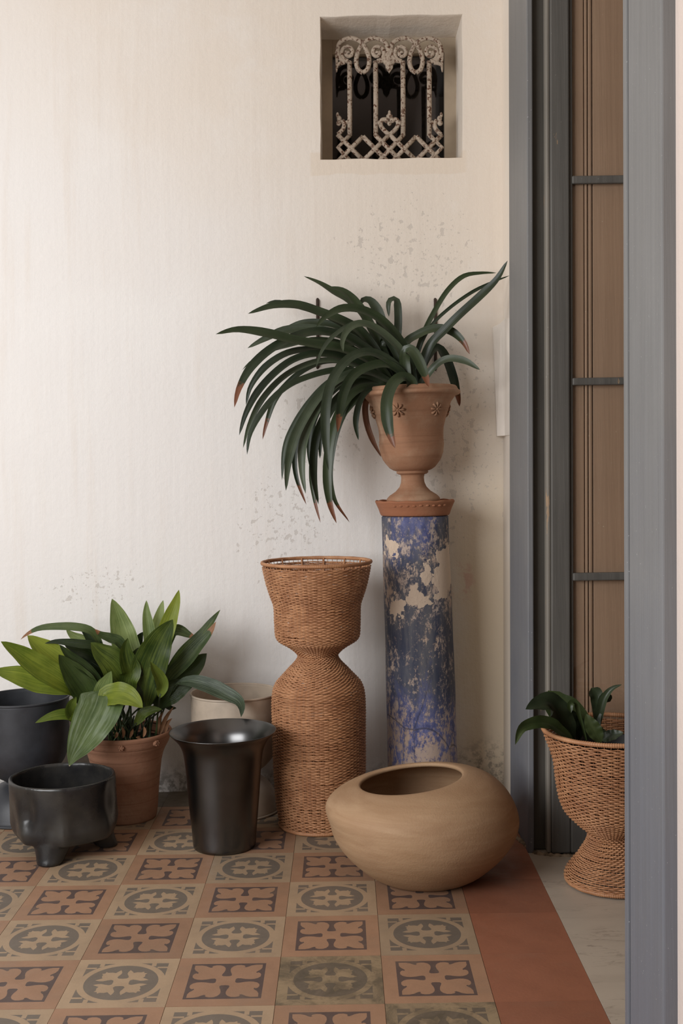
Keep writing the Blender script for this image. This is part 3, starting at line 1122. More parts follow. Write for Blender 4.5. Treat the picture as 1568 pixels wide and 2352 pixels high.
for base in (0, 410):
    for m in (1, -1):
        c0 = 445 + base
        # outer hook, over the top, across, and round one side of the drop
        pts = [(c0 - m * 112, 472), (c0 - m * 165, 458), (c0 - m * 193, 400), (c0 - m * 172, 325), (c0 - m * 95, 293), (c0 - m * 30, 312), (c0 + m * 10, 350), (c0 + m * 42, 420), (c0 + m * 50, 480), (c0 + m * 34, 535), (c0, 560)]
        gtube('scroll', pts, 0.0074)
        sp_ = []
        for k in range(13):
            t = k / 12
            an = pi / 2 + m * 0 + (2 * pi * 1.35) * t * (1 if m > 0 else -1)
            r = 66 - 52 * t
            sp_.append((c0 - m * 112 + r * cos(an) * 0.9, 405 + r * sin(an)))
        gtube('scroll', sp_, 0.0064)
        gtube('volute', [(c0 - m * 112, 396), (c0 - m * 112, 412)], 0.0075, False)


def lump(mb, x, y, rx, ry, rd=0.007):
    p = gp(x, y)
    mb.ball(p, (rx / 3.35 * WY / F, rd, ry / 3.35 * WY / F), 10, 6)


def pend(x, y):
    mb = MB()
    lump(mb, x, y, 22, 20)
    p = gp(x, y + 90)
    s = WY / F / 3.35
    top_ = [(0, 75), (18, 60), (35, 20), (55, 10), (45, -10), (30, -25), (28, -50), (0, -88)]
    lp = top_ + [(-a, b) for a, b in top_[-2:0:-1]]
    n = len(lp)
    v = [Vector((p.x + a * s, p.y - 0.004, p.z + b * s)) for a, b in lp] + [Vector((p.x + a * s, p.y + 0.006, p.z + b * s)) for a, b in lp] + [Vector((p.x, p.y - 0.009, p.z))]
    f = [(i, (i + 1) % n, 2 * n) for i in range(n)] + [(i, n + i, n + (i + 1) % n, (i + 1) % n) for i in range(n)] + [tuple(range(2 * n - 1, n - 1, -1))]
    mb.add(v, f)
    mb.build('pendant', M['grille'], g, False)


pend(648, 385)
for m, x0 in ((1, 243), (-1, 1057)):
    gtube('side_pendant', [(x0 + m * 62, 478), (x0 + m * 28, 488), (x0 + m * 6, 505), (x0, 555)], lambda t: 0.0075 * (1 - 0.85 * t) + 0.0008)
    gtube('side_pendant', [(x0 + m * 4, 400), (x0 + m * 3, 470), (x0 + m, 552)], lambda t: 0.006 * (1 - 0.8 * t) + 0.0008)
    gtube('side_scroll', [(x0 + m * 12, 1035), (x0 + m * 48, 995), (x0 + m * 60, 955), (x0 + m * 42, 925)], 0.0070)
    mb = MB()
    lump(mb, x0 + m * 8, 885, 12, 22)
    lump(mb, x0 + m * 22, 915, 20, 26)
    lump(mb, x0 + m * 18, 948, 22, 22)
    lump(mb, x0 + m * 80, 942, 18, 16)
    mb.build('finial', M['grille'], g)
mb = MB()
for a in ((650, 868, 12, 20), (650, 895, 26, 24), (628, 925, 22, 24), (672, 925, 22, 24), (650, 950, 18, 20), (570, 945, 18, 18), (730, 945, 18, 18)):
    lump(mb, *a)
mb.build('finial', M['grille'], g)
for m in (1, -1):
    gtube('heart', [(650 + m * 25, 918), (650 + m * 58, 925), (650 + m * 66, 965), (650 + m * 35, 1008), (650 - m * 5, 1040)], 0.0070)
for seg in (((250, 1035), (450, 1235)), ((345, 1040), (255, 1135), (345, 1235)), ((447, 1050), (255, 1240)), ((447, 1050), (630, 1235)), ((543, 1040), (735, 1235)),
            ((655, 1030), (450, 1235)), ((645, 1030), (855, 1235)), ((755, 1040), (575, 1235)), ((855, 1050), (680, 1235)), ((855, 1050), (1045, 1240)), ((957, 1040), (1055, 1135), (960, 1235)), ((1055, 1035), (855, 1235))):
    gtube('lattice_bar', seg, 0.0072, False)
MB().tube([gp(240, 1262), gp(1060, 1252)], 0.007, 8).build('bottom_bar', M['grille'], g)
for x in (300, 1000):
    MB().tube([gp(x, 1262), gp(x, 1262) + Vector((0, 0, -0.014))], 0.006, 8).build('foot', M['grille'], g)

# ------------------------------------------------------------------ pots and vessels
YU = 3.212                                  # blue pillar and urn
colx = at(970, 1755, YU).x + 0.002
colz = zat(953, 1184, YU)
colx_t = at(953, 1184, YU).x
rc_t, rc_b = 76.5 / F * YU, 80.5 / F * YU
prof = [(0, 0), (rc_b + 0.0005, 0)] + [(rc_b + (rc_t - rc_b) * t + 0.0006 * sin(t * 19), colz * t) for t in [i / 26 for i in range(1, 26)]] + [(rc_t, colz - 0.003), (rc_t - 0.003, colz), (0, colz)]


def fcol(p, q, t):
    k = 1 + 0.006 * sin(3 * q + 5 * p.z) + 0.004 * sin(7 * q - 9 * p.z)
    return Vector((p.x * k + (colx_t - colx) * p.z / colz, p.y * k, p.z))


v, f = lathe_data(prof, 72, fcol)
o = mesh('pillar', v, f, M['column'], loc=(colx, YU, 0))
tag(o, 'round pillar with flaking blue paint standing against the wall under the urn', 'pedestal')

# saucer
sx = at(952.5, 1160, YU).x
so = [(0.098, 0), (0.1005, 0.004), (0.1055, 0.018), (0.1125, 0.034), (0.1145, 0.038)]
prof = shell(smooth_prof(so, 14), 0.008, CH - (1157 - 1073.4 + 2.5) / F * YU - colz - 0.0036)


def fsau(p, q, t):
    return Vector((p.x, p.y, p.z + (0.0010 * sin(13 * q) * (1 if p.z > 0.0355 else 0))))


v, f = lathe_data(prof, 72, fsau)
sau = empty('saucer', (sx, YU, colz + 0.0015), 'shallow terracotta saucer between the urn foot and the blue pillar', 'saucer')
mesh('dish', v, f, M['saucer'], sau)
mb = MB()
for k in range(9):
    q = -pi / 2 + (k - 3.5) * 0.17
    mb.ball((0.1112 * cos(q), 0.1112 * sin(q), 0.031 + random.uniform(-0.002, 0.001)), (0.006, 0.0022, 0.003), 8, 5)
mb.build('thumb_marks', M['saucer'], sau, kind='stuff')

# urn
zf = lambda y: CH - (y - 1073.4 + 2.5) / F * YU
uz = zf(1157)
UC = [(58, 1157), (61, 1151), (61.5, 1146), (59, 1142), (54, 1137), (40, 1128), (31, 1118), (27, 1108), (26, 1097), (27.5, 1090), (34, 1088), (37, 1085), (35.5, 1082), (44, 1079), (52, 1074), (61, 1063), (67, 1054), (72, 1040),
      (74, 1025), (74.8, 1019), (74, 1018), (74.6, 1012), (73.6, 1011), (73.6, 1003), (74.2, 1002), (73.5, 1000), (75, 982), (80.5, 962), (87.5, 942), (94, 925), (104, 912), (113, 909), (116, 906), (115.5, 901), (111, 898), (108, 892), (105, 889)]
z0 = zf(1157)
uo = [(hw / F * YU, zf(y) - z0) for hw, y in UC]
uo2 = []
for i in range(len(uo) - 1):
    uo2 += [uo[i], ((uo[i][0] + uo[i + 1][0]) / 2, (uo[i][1] + uo[i + 1][1]) / 2)]
uo2.append(uo[-1])
UH = uo[-1][1]
inner = [(0.125, UH - 0.003), (0.120, UH - 0.012), (0.108, UH - 0.045), (0.094, UH - 0.075), (0.088, UH - 0.09), (0.0, UH - 0.085)]
v, f = lathe_data([(0, 0)] + uo2 + inner, 80)
ux = at(949, 1147, YU).x
pc = empty('potted_clivia', (ux, YU, uz), 'terracotta urn on blue pillar holding a plant with long arching strap leaves', 'potted plant')
urn = mesh('urn', v, f, M['urn'], pc)
urn.rotation_euler = (0, -0.018, 0)
for k in range(6):
    q = -pi / 2 + math.radians(38 - 60 * k)
    zr = zf(944) - z0
    rr = 87 / F * YU
    mb = MB()
    nrm_ = Vector((cos(q), sin(q), -0.28)).normalized()
    tx = Vector((-sin(q), cos(q), 0))
    tz = nrm_.cross(tx)
    c = Vector((rr * cos(q), rr * sin(q), zr))
    for j in range(8):
        an = 2 * pi * j / 8
        d = tx * cos(an) + tz * sin(an)
        sd = nrm_.cross(d)
        P_ = [c + d * a + nrm_ * b for a, b in ((0.003, 0.003), (0.009, 0.0035), (0.015, 0.0025), (0.019, -0.001))]
        mb.tube(P_, lambda t: 0.0018 + 0.0022 * t, 6)
    mb.ball(c + nrm_ * 0.003, 0.004, 8, 5)
    o = mb.build('rosette', M['urn'], urn)
v, f = lathe_data([(0.0, UH - 0.040), (0.060, UH - 0.038), (0.113, UH - 0.044)], 40)
mesh('soil', v, f, M['soil'], pc)


# --- leaves
def leaf(name, pts, wmax, mat, root, prof='strap', n=20, face=0.8, up=0.6, twist=0.0, fold=0.25, across=5, seedw=0.0, ripple=0.0):
    """blade along pts (tip first); pts are world points"""
    P = spline(pts, n)[::-1]            # now base -> tip
    v, f, uv = [], [], []
    rl_ = root.location
    for i, p in enumerate(P):
        t = i / (n - 1)
        tg = (P[min(i + 1, n - 1)] - P[max(i - 1, 0)]).normalized()
        cd = (Vector((0, 0, CH)) - p).normalized()
        nn = cd * face + Vector((0, 0, 1)) * up
        nn = (nn - tg * nn.dot(tg))
        if nn.length < 1e-4:
            nn = cd - tg * cd.dot(tg)
        nn.normalize()
        a = twist * (t - 0.4)
        w = tg.cross(nn)
        w, nn = w * cos(a) + nn * sin(a), nn * cos(a) - w * sin(a)
        if prof == 'strap':
            k = min(1.0, 0.55 + 1.5 * t) * min(1.0, (1 - t) / 0.20) ** 0.55
        elif prof == 'lance':
            k = (sin(pi * t ** 0.88) ** 0.72) if 0 < t < 1 else 0.0
            k = max(k, 0.05 * (1 - t))
        elif prof == 'blade':
            k = min(1.0, (0.25 + t / 0.13)) ** 0.7 * (1.0 - max(0.0, (t - 0.25) / 0.75) ** 1.9)
        else:                            # frond: widens towards the end
            k = (0.25 + 0.75 * t ** 1.2) * min(1.0, (1 - t) / 0.12) ** 0.5
        hw = wmax / 2 * max(k, 0.015)
        for j in range(across):
            u = j / (across - 1) * 2 - 1
            off = nn * (fold * hw * (abs(u) ** 1.3))
            rp = nn * (ripple * wmax * sin(9 * t * pi + seedw + (1.5 if u > 0 else 0)) * abs(u) ** 2 * k)
            q_ = p + w * (u * hw) + off + rp
            q_.y = min(q_.y, WY - 0.006)
            v.append(q_ - rl_)
            uv.append((j / (across - 1), t))
    for i in range(n - 1):
        for j in range(across - 1):
            a = i * across + j
            f.append((a, a + 1, a + across + 1, a + across))
    return mesh(name, v, f, mat, root, True, uvs=uv)


def cpt(lst, d0, d1, sc, ox, oy, Y0):
    """photo positions -> points whose depth runs from Y0+d0 (base, last) to Y0+d1 (tip, first)"""
    n = len(lst)
    out = []
    for i, (x, y) in enumerate(lst):
        t = 1 - i / (n - 1)
        out.append(at(ox + x / sc, oy + y / sc, Y0 + d0 + (d1 - d0) * t))
    return out


K = 'clivia'
CL = [  # tip -> base, width, depth at base, depth at tip, material
    ([(487, 122), (570, 160), (650, 210), (720, 250), (800, 330), (870, 470), (920, 640)], 44, .00, .06, K),
    ([(605, 178), (690, 200), (770, 280), (830, 380), (890, 500), (940, 650)], 50, -.01, .02, K),
    ([(200, 315), (330, 275), (450, 272), (560, 305), (700, 360), (800, 430), (930, 640)], 50, -.01, -.05, K),
    ([(292, 262), (345, 252), (430, 272), (530, 300), (640, 345), (760, 430), (900, 620)], 36, .02, .06, K),
    ([(35, 420), (150, 398), (300, 418), (420, 448), (560, 475), (700, 500), (850, 570), (930, 670)], 50, -.03, -.16, K),
    ([(198, 492), (280, 448), (380, 405), (500, 392), (620, 410), (740, 445), (860, 550), (940, 670)], 46, .0, .0, 'clivia_pale'),
    ([(385, 390), (480, 360), (580, 362), (680, 385), (800, 440), (900, 590), (940, 670)], 36, .03, .06, 'clivia_pale'),
    ([(130, 797), (155, 700), (215, 595), (310, 505), (430, 440), (560, 408), (700, 435), (850, 530), (950, 680)], 48, -.02, -.14, 'clivia_tip'),
    ([(190, 785), (215, 690), (290, 590), (400, 520), (520, 500), (640, 510), (780, 545), (900, 630), (950, 690)], 38, .01, -.02, K),
    ([(170, 605), (220, 560), (310, 510), (420, 478), (540, 450), (680, 470), (840, 560), (940, 680)], 32, .03, .05, K),
    ([(155, 940), (190, 830), (250, 720), (340, 620), (440, 550), (560, 522), (700, 545), (850, 610), (950, 690)], 40, -.02, -.10, K),
    ([(175, 1005), (205, 890), (270, 760), (370, 650), (480, 585), (600, 555), (740, 575), (880, 640), (960, 695)], 30, .0, -.05, 'clivia_pale'),
    ([(195, 1040), (215, 930), (290, 800), (390, 700), (500, 645), (640, 608), (760, 615), (900, 660), (960, 700)], 36, -.01, -.12, K),
    ([(275, 962), (295, 880), (335, 765), (400, 680), (490, 605), (610, 560), (760, 580), (920, 680)], 32, .03, .04, 'clivia_tip'),
    ([(375, 1170), (390, 1010), (440, 885), (520, 765), (620, 665), (740, 610), (880, 650), (950, 700)], 30, .0, -.08, 'clivia_pale'),
    ([(395, 1225), (405, 1090), (440, 955), (500, 835), (580, 725), (680, 645), (800, 612), (920, 660), (960, 700)], 44, -.03, -.18, 'clivia_pale'),
    ([(497, 1240), (480, 1130), (482, 1000), (520, 880), (580, 765), (660, 675), (780, 628), (900, 670), (950, 705)], 42, -.04, -.16, 'clivia_pale'),
    ([(500, 1297), (452, 1170), (440, 1060), (460, 940), (520, 820), (610, 710), (720, 645), (880, 660), (940, 700)], 26, .01, -.04, 'clivia_tip'),
    ([(520, 1110), (515, 1010), (530, 900), (570, 800), (640, 715), (740, 655), (880, 675), (940, 705)], 32, .02, -.02, K),
    ([(562, 1295), (540, 1180), (536, 1050), (560, 920), (620, 805), (700, 715), (800, 665), (920, 690)], 40, -.03, -.12, K),
    ([(573, 1390), (545, 1280), (527, 1150), (536, 1010), (572, 895), (640, 785), (740, 695), (880, 690)], 24, -.01, -.07, 'clivia_tip'),
    ([(570, 1060), (575, 950), (610, 850), (680, 755), (780, 695), (900, 700)], 30, .03, .01, K),
    ([(655, 1393), (620, 1290), (606, 1150), (620, 985), (660, 845), (720, 745), (800, 695), (920, 700)], 42, -.05, -.15, 'clivia_tip'),
    ([(722, 1388), (645, 1275), (622, 1140), (648, 960), (700, 825), (780, 735), (880, 705)], 27, -.02, -.06, 'clivia_tip'),
    ([(615, 1120), (600, 960), (600, 800), (632, 665), (690, 575), (760, 525), (850, 518), (960, 585), (1010, 680)], 46, -.06, -.22, 'clivia_pale'),
    ([(660, 925), (668, 840), (690, 725), (740, 635), (830, 585), (930, 580), (1010, 660)], 46, -.07, -.20, 'clivia_tip'),
    ([(700, 840), (738, 785), (790, 720), (850, 690), (920, 690)], 36, -.04, -.10, K),
    ([(768, 965), (754, 880), (768, 790), (800, 725), (850, 690), (920, 690)], 30, -.06, -.11, K),
    ([(885, 1052), (840, 970), (810, 880), (803, 790), (830, 730), (880, 700)], 30, .03, -.075, 'clivia_dry'),
    ([(957, 1006), (925, 900), (915, 780), (938, 695), (980, 648), (1020, 650), (1040, 690)], 58, -.11, -.215, 'clivia_tip'),
    ([(550, 592), (575, 520), (622, 450), (700, 388), (775, 362), (860, 400), (950, 510), (1010, 680)], 28, -.04, -.16, 'clivia_pale'),
    ([(690, 512), (685, 460), (710, 402), (765, 368), (840, 380), (930, 445), (1000, 530), (1045, 680)], 38, -.05, -.18, 'clivia_pale'),
    ([(550, 385), (600, 332), (680, 292), (780, 296), (880, 345), (965, 435), (1015, 530), (1055, 690)], 48, -.02, -.12, K),
    ([(775, 275), (790, 245), (830, 250), (870, 310), (905, 430), (925, 560), (940, 690)], 54, .05, .03, 'clivia_pale'),
    ([(925, 330), (924, 262), (945, 240), (965, 258), (972, 350), (966, 480), (960, 690)], 40, .03, .02, 'clivia_pale'),
    ([(1130, 692), (1105, 620), (1065, 535), (1025, 498), (1005, 545), (1015, 690)], 52, -.06, -.16, 'clivia_tip'),
    ([(1535, 42), (1480, 140), (1400, 222), (1290, 322), (1210, 402), (1130, 492), (1060, 690)], 46, .0, -.10, K),
    ([(1478, 105), (1400, 106), (1310, 122), (1230, 192), (1160, 302), (1100, 425), (1060, 560), (1045, 690)], 26, .02, .05, K),
    ([(1547, 118), (1440, 160), (1340, 212), (1230, 292), (1140, 382), (1080, 505), (1050, 690)], 18, .03, .0, K),
    ([(1340, 523), (1310, 462), (1250, 408), (1170, 390), (1080, 420), (1000, 490), (985, 690)], 42, .02, -.04, 'clivia_tip'),
    ([(1393, 603), (1320, 560), (1240, 546), (1180, 570), (1130, 622), (1085, 690)], 36, -.03, -.10, 'clivia_pale'),
    ([(1288, 792), (1282, 745), (1255, 640), (1222, 550), (1185, 497), (1150, 500), (1100, 580), (1065, 690)], 46, .04, .10, 'clivia_tip'),
    ([(700, 525), (640, 515), (700, 470), (800, 480), (900, 600), (950, 690)], 40, .02, .02, 'clivia_tip'),
]
for q in range(16):     # the dense heart of the plant
    x0 = random.uniform(880, 1060)
    tip = (random.uniform(640, 960), random.uniform(420, 640))
    CL.append(([tip, ((tip[0] + x0) / 2 - 30, (tip[1] + 640) / 2 - 70), (x0 - 15, 600), (x0, 692)], random.uniform(38, 52), random.uniform(-.02, .05), random.uniform(-.03, .08), K))
for pts, w, d0, d1, mt in CL:
    W = w / 2.24 * YU / F * 1.04
    pts = pts + [(pts[-1][0] * 0.6 + 985 * 0.4, 800)]
    P = cpt(pts, d0, d1, 2.24, 480, 580, YU)
    P[-1].y = YU
    P = [Vector((p.x, min(p.y, WY - 0.012), p.z)) for p in P]
    leaf('leaf', P, W, M[mt], pc, 'strap', 40, 0.85, 0.5, random.uniform(-0.9, 0.9), 0.32)

# tall wicker hourglass
def wicker(root, prof, nst, pitch, rs, amp, skip_top=0.0):
    """woven strands over the profile, one ring per row, over and under the stakes"""
    P = [Vector((r, z, 0)) for r, z in prof]
    L = sum((P[i + 1] - P[i]).length for i in range(len(P) - 1))
    rows = int((L - skip_top) / pitch)
    dense = spline([tuple(p) for p in P], 400)
    acc, li = [0.0], 0
    for i in range(1, 400):
        acc.append(acc[-1] + (dense[i] - dense[i - 1]).length)
    verts, faces = [], []
    spp = 4
    N = nst * spp
    S = 5
    for rw_ in range(rows):
        s = (rw_ + 0.5) * pitch
        while li < 398 and acc[li + 1] < s:
            li += 1
        k = (s - acc[li]) / (acc[li + 1] - acc[li])
        p = dense[li].lerp(dense[li + 1], k)
        tg = (dense[li + 1] - dense[li]).normalized()
        nr = Vector((tg.y, -tg.x))              # outward normal in (r, z)
        ph = pi * rw_
        jit = random.uniform(-0.10, 0.10) * pitch
        base = len(verts)
        w1, w2 = random.uniform(0, 6.28), random.uniform(0, 6.28)
        rr = rs * random.uniform(0.88, 1.08)
        for i in range(N):
            q = 2 * pi * i / N
            o = amp * cos(pi * i / spp + ph)
            wv = 0.12 * pitch * sin(3 * q + w1) + 0.08 * pitch * sin(8 * q + w2)
            cr_ = p.x + nr.x * o + tg.x * (wv + jit)
            cz = p.y + nr.y * o + tg.y * (wv + jit)
            for s_ in range(S):
                a = 2 * pi * s_ / S
                r = cr_ + nr.x * rr * cos(a) + tg.x * rr * sin(a)
                verts.append((r * cos(q), r * sin(q), cz + nr.y * rr * cos(a) + tg.y * rr * sin(a)))
        for i in range(N):
            i2 = (i + 1) % N
            for s_ in range(S):
                s2 = (s_ + 1) % S
                faces.append((base + i * S + s_, base + i2 * S + s_, base + i2 * S + s2, base + i * S + s2))
    mesh('weave', verts, faces, M['wicker'], root, True, kind='stuff')
    st = MB()
    for i in range(nst):
        q = 2 * pi * (i) / nst
        st.tube([((p.x - 0.0017) * cos(q), (p.x - 0.0017) * sin(q), p.y) for p in dense[::5] + [dense[-1]]], rs * 0.4, 5)
    st.build('stakes', M['wicker'], root, kind='stuff')


def wrapped_ring(name, root, R_, z, r, wraps, sides=8):
    v, f = [], []
    N = wraps * 3
    for i in range(N):
        q = 2 * pi * i / N
        k = r * (1.0 + 0.10 * (1 if i % 3 else -0.9)) * (1 + 0.04 * sin(17 * q))
        for s_ in range(sides):
            a = 2 * pi * s_ / sides
            rr = R_ + k * cos(a)
            v.append((rr * cos(q), rr * sin(q), z + k * sin(a)))
    for i in range(N):
        i2 = (i + 1) % N
        for s_ in range(sides):
            s2 = (s_ + 1) % sides
            f.append((i * sides + s_, i2 * sides + s_, i2 * sides + s2, i * sides + s2))
    return mesh(name, v, f, M['wicker'], root)


YT = 3.045
TW = [(92.5, 1893), (93.5, 1880), (97, 1855), (101, 1820), (104, 1760), (105, 1690), (106, 1629), (104.5, 1592), (97, 1568), (80, 1549), (66, 1534), (52.5, 1520), (45.5, 1510), (45, 1502), (54, 1492), (67, 1482),
      (88, 1469.5), (95, 1459), (96.5, 1440), (97, 1426), (98.5, 1390), (105, 1370), (111, 1352), (117, 1330), (123.2, 1300), (124.2, 1294.5)]
zt = lambda y: CH - (y - 1073.4 - 0.8) / F * YT
tp = [(h / F * YT, max(0.004, zt(y))) for h, y in TW]
tx_ = at(732, 1650, YT).x
tw = empty('wicker_stand', (tx_, YT, 0), 'tall hourglass-shaped woven wicker plant stand with open basket top', 'plant stand')
wicker(tw, tp, 64, 0.0040, 0.00225, 0.0017, 0.0005)
ztop = zt(1291)
wrapped_ring('rim', tw, 124.5 / F * YT, ztop, 0.0048, 200)
wrapped_ring('base_rim', tw, 92.5 / F * YT, 0.005, 0.0048, 160)
for k in range(14):
    q = 2 * pi * k / 14 + 0.1
    r1, r0 = 122 / F * YT - 0.003, 115 / F * YT - 0.005
    MB().tube([(r1 * cos(q), r1 * sin(q), ztop), (r0 * cos(q), r0 * sin(q), ztop - 0.05), ((r0 - 0.008) * cos(q), (r0 - 0.008) * sin(q), ztop - 0.10)], 0.0026, 7).build('upright', M['wicker'], tw)

# wicker goblet planter in the doorway
YR = 2.588
RW = [(107, 2026), (109, 2016), (106, 2004), (94, 1986.5), (80, 1970), (68, 1951), (60, 1938), (55.5, 1926), (54, 1917), (60, 1908), (77, 1895), (94, 1879), (107, 1865), (116, 1845), (121, 1826), (126, 1790), (130, 1754), (137, 1727), (147, 1701), (153, 1681)]
zr_ = lambda y: CH - (y - 1073.4 + 9.5) / F * YR
rp_ = [(h / F * YR, max(0.004, zr_(y))) for h, y in RW]
rx_ = at(1408, 2020, YR).x
wp = empty('wicker_planter', (rx_, YR, 0.003), 'woven wicker goblet planter on the marble threshold of the doorway', 'planter')
wicker(wp, rp_, 66, 0.0044, 0.0020, 0.0018, 0.002)
wrapped_ring('rim', wp, 153 / F * YR, zr_(1678), 0.0052, 190)
wrapped_ring('base_rim', wp, 106 / F * YR, 0.0052, 0.0050, 140)
fz = zr_(1678) - 0.150
fern = empty('potted_fern', (rx_, YR, fz + 0.003), 'dark green broad-fronded fern in a black pot inside the wicker goblet planter', 'potted plant')
v, f = lathe_data(shell(smooth_prof([(0.072, 0.01), (0.085, 0.05), (0.104, 0.115)], 8), 0.003, 0.02), 40)
mesh('nursery_pot', v, f, M['nursery'], fern)
v, f = lathe_data([(0, 0.095), (0.096, 0.092)], 30)
mesh('soil', v, f, M['soil'], fern)
FR = [
    ([(262, 500), (400, 450), (540, 420), (640, 500), (760, 690), (880, 890)], 330, -.02, -.10, 'fern', 0.25, 'lance'),
    ([(128, 955), (180, 800), (250, 725), (400, 680), (560, 690), (720, 790), (880, 910)], 170, -.05, -.14, 'fern_light', 0.5, 'lance'),
    ([(1110, 680), (1000, 560), (860, 450), (740, 415), (600, 375), (660, 560), (860, 800)], 230, .05, .03, 'fern_light', 0.35, 'lance'),
    ([(845, 545), (832, 455), (870, 405), (915, 440), (950, 580), (1000, 740), (1040, 900)], 90, -.04, -.06, 'fern_light', 0.5, 'frond'),
    ([(640, 440), (720, 560), (820, 690), (900, 810), (950, 900)], 330, .0, -.03, 'fern', 0.3, 'lance'),
    ([(1040, 560), (1080, 650), (1140, 770), (1230, 930)], 200, -.06, -.05, 'fern_light', 0.3, 'lance'),
    ([(1105, 225), (1165, 340), (1180, 480), (1185, 600), (1190, 780)], 230, .04, .06, 'fern', 0.4, 'frond'),
    ([(1500, 180), (1380, 235), (1300, 320), (1240, 450), (1200, 640), (1190, 780)], 110, .05, .03, 'fern', 0.5, 'lance'),
    ([(1350, 400), (1290, 340), (1240, 420), (1210, 560), (1200, 760)], 150, .05, .05, 'fern', 0.4, 'frond'),
    ([(1520, 800), (1420, 830), (1330, 850), (1240, 900)], 150, -.02, -.05, 'fern', 0.3, 'lance'),
    ([(1060, 690), (1150, 760), (1250, 830), (1300, 900)], 150, .02, .02, 'fern', 0.3, 'lance'),
    ([(760, 560), (880, 620), (980, 700), (1080, 880)], 180, .04, .03, 'fern', 0.3, 'lance'),
]
for pts, w, d0, d1, mt, fo, pf in FR:
    leaf('leaf', cpt(pts, d0, d1, 5.6, 1160, 1540, YR), w / 5.6 * YR / F, M[mt], fern, pf, 22, 0.9, 0.4, random.uniform(-0.8, 0.8), fo, 7, random.uniform(0, 6), 0.05)

# sand-coloured bowl
YBW = 2.662
bxx = at(974, 1890, YBW).x
bo = smooth_prof([(0.116, 0.0), (0.124, 0.003), (0.150, 0.020), (0.188, 0.055), (0.216, 0.095), (0.2265, 0.137), (0.221, 0.172), (0.201, 0.197), (0.172, 0.213), (0.142, 0.222), (0.127, 0.2245)], 40)
prof = shell(bo, 0.010, 0.012)
NP = len(prof)
zmax = 0.2245


def fbowl(p, q, t):
    k = max(0.0, min(1.0, (p.z - 0.12) / (zmax - 0.12)))
    k = k * k * (3 - 2 * k)
    x = p.x - 0.030 * k
    z = p.z + k * (p.x * 0.115) + 0.004 * k
    wv = 1 + 0.004 * sin(2 * q + 1)
    return Vector((x * wv, p.y * wv, z))


v, f = lathe_data(prof, 96, fbowl)
o = mesh('bowl', v, f, M['bowl'], loc=(bxx, YBW, 0))
tag(o, 'wide squat sand-brown stoneware bowl with off-centre slanted mouth', 'bowl')

# tall flared dark metal vase
YV = 2.880
VV = [(66, 1946), (70, 1942), (72.5, 1930), (74.5, 1900), (77.5, 1870), (81.8, 1822), (85, 1780), (88.5, 1745), (92, 1724), (97, 1710), (104, 1699), (112, 1690), (119, 1683), (122.5, 1679)]
zv = lambda y: CH - (y - 1073.4 - 4.2) / F * YV
vo = [(h / F * YV, max(0, zv(y))) for h, y in VV]
vo[0] = (vo[0][0], 0.0)
v, f = lathe_data(shell(smooth_prof(vo, 48), 0.0022, 0.006), 96)
o = mesh('tall_vase', v, f, M['black_metal'], loc=(at(514, 1830, YV).x, YV, 0))
tag(o, 'tall dark burnished metal vase with wide flared rim', 'vase')

# hourglass pots, black and cream
hg = [(0.123, 0.0), (0.1255, 0.004), (0.1235, 0.012), (0.119, 0.028), (0.111, 0.048), (0.098, 0.068), (0.080, 0.085), (0.060, 0.096), (0.052, 0.101), (0.056, 0.106), (0.074, 0.117), (0.096, 0.136), (0.113, 0.160), (0.122, 0.190), (0.1245, 0.22), (0.1255, 0.27), (0.1262, 0.333)]


def hourglass(loc, mat, label):
    r = empty('hourglass_pot', loc, label, 'pot')
    v, f = lathe_data(shell(smooth_prof(hg, 60), 0.003, 0.125), 96)
    mesh('body', v, f, mat, r)
    mb = MB()
    mb.tube([((0.1262) * cos(2 * pi * k / 96), 0.1262 * sin(2 * pi * k / 96), 0.3345) for k in range(96)], 0.0033, 8, True)
    mb.build('rim_bead', mat, r)
    mb = MB()
    mb.tube([((0.1250) * cos(2 * pi * k / 96), 0.1250 * sin(2 * pi * k / 96), 0.0032) for k in range(96)], 0.0032, 8, True)
    mb.build('base_bead', mat, r)


hourglass((at(57, 1800, 3.16).x, 3.16, 0), M['matte_black'], 'matte black hourglass pot at the left edge of the floor group')
hourglass((at(541, 1720, 3.19).x, 3.19, 0), M['cream_coat'], 'beige hourglass pot half hidden behind the tall dark vase')

# black glazed footed bowl
fb = MB()
bc = Vector((at(148, 1860, 2.86).x, 2.86, 0))
feet = [(-0.0146, -0.096, 1.0), (0.104, 0.034, 0.85), (-0.090, 0.070, 0.9)]


def rad(q, z):
    """rounded, hand-pinched plan: facets that fade towards the rim"""
    n = 7
    s = 2 * pi / n
    a = ((q + 0.42) % s) - s / 2
    fac = cos(s / 2) / cos(a)
    fac = 1 + (fac - 0.955) * (0.20 if z > 0.18 else 0.20 + 0.60 * min(1.0, (0.18 - z) / 0.09))
    base = 0.132 + 0.004 * cos(2 * q + 0.4)
    k = max(0, min(1, z / 0.2))
    base += 0.009 * (1 - k) * (0.5 + 0.5 * cos(q - 0.1)) - 0.004 * k * cos(q - 0.2)
    low = max(0.0, (0.080 - z) / 0.035)
    base -= 0.013 * min(1, low) ** 2
    r = base * fac
    for q0, z0_, sq, sz, am in ((-2.15, 0.118, 0.17, 0.026, 0.019), (-2.10, 0.158, 0.15, 0.022, 0.009), (-1.15, 0.11, 0.35, 0.05, 0.008), (-0.35, 0.13, 0.26, 0.05, 0.012), (-2.7, 0.09, 0.26, 0.04, 0.008), (-1.6, 0.085, 0.16, 0.03, 0.006)):
        d = (q - q0 + pi) % (2 * pi) - pi
        r -= am * exp(-(d / sq) ** 2 - ((z - z0_) / sz) ** 2)
    return r


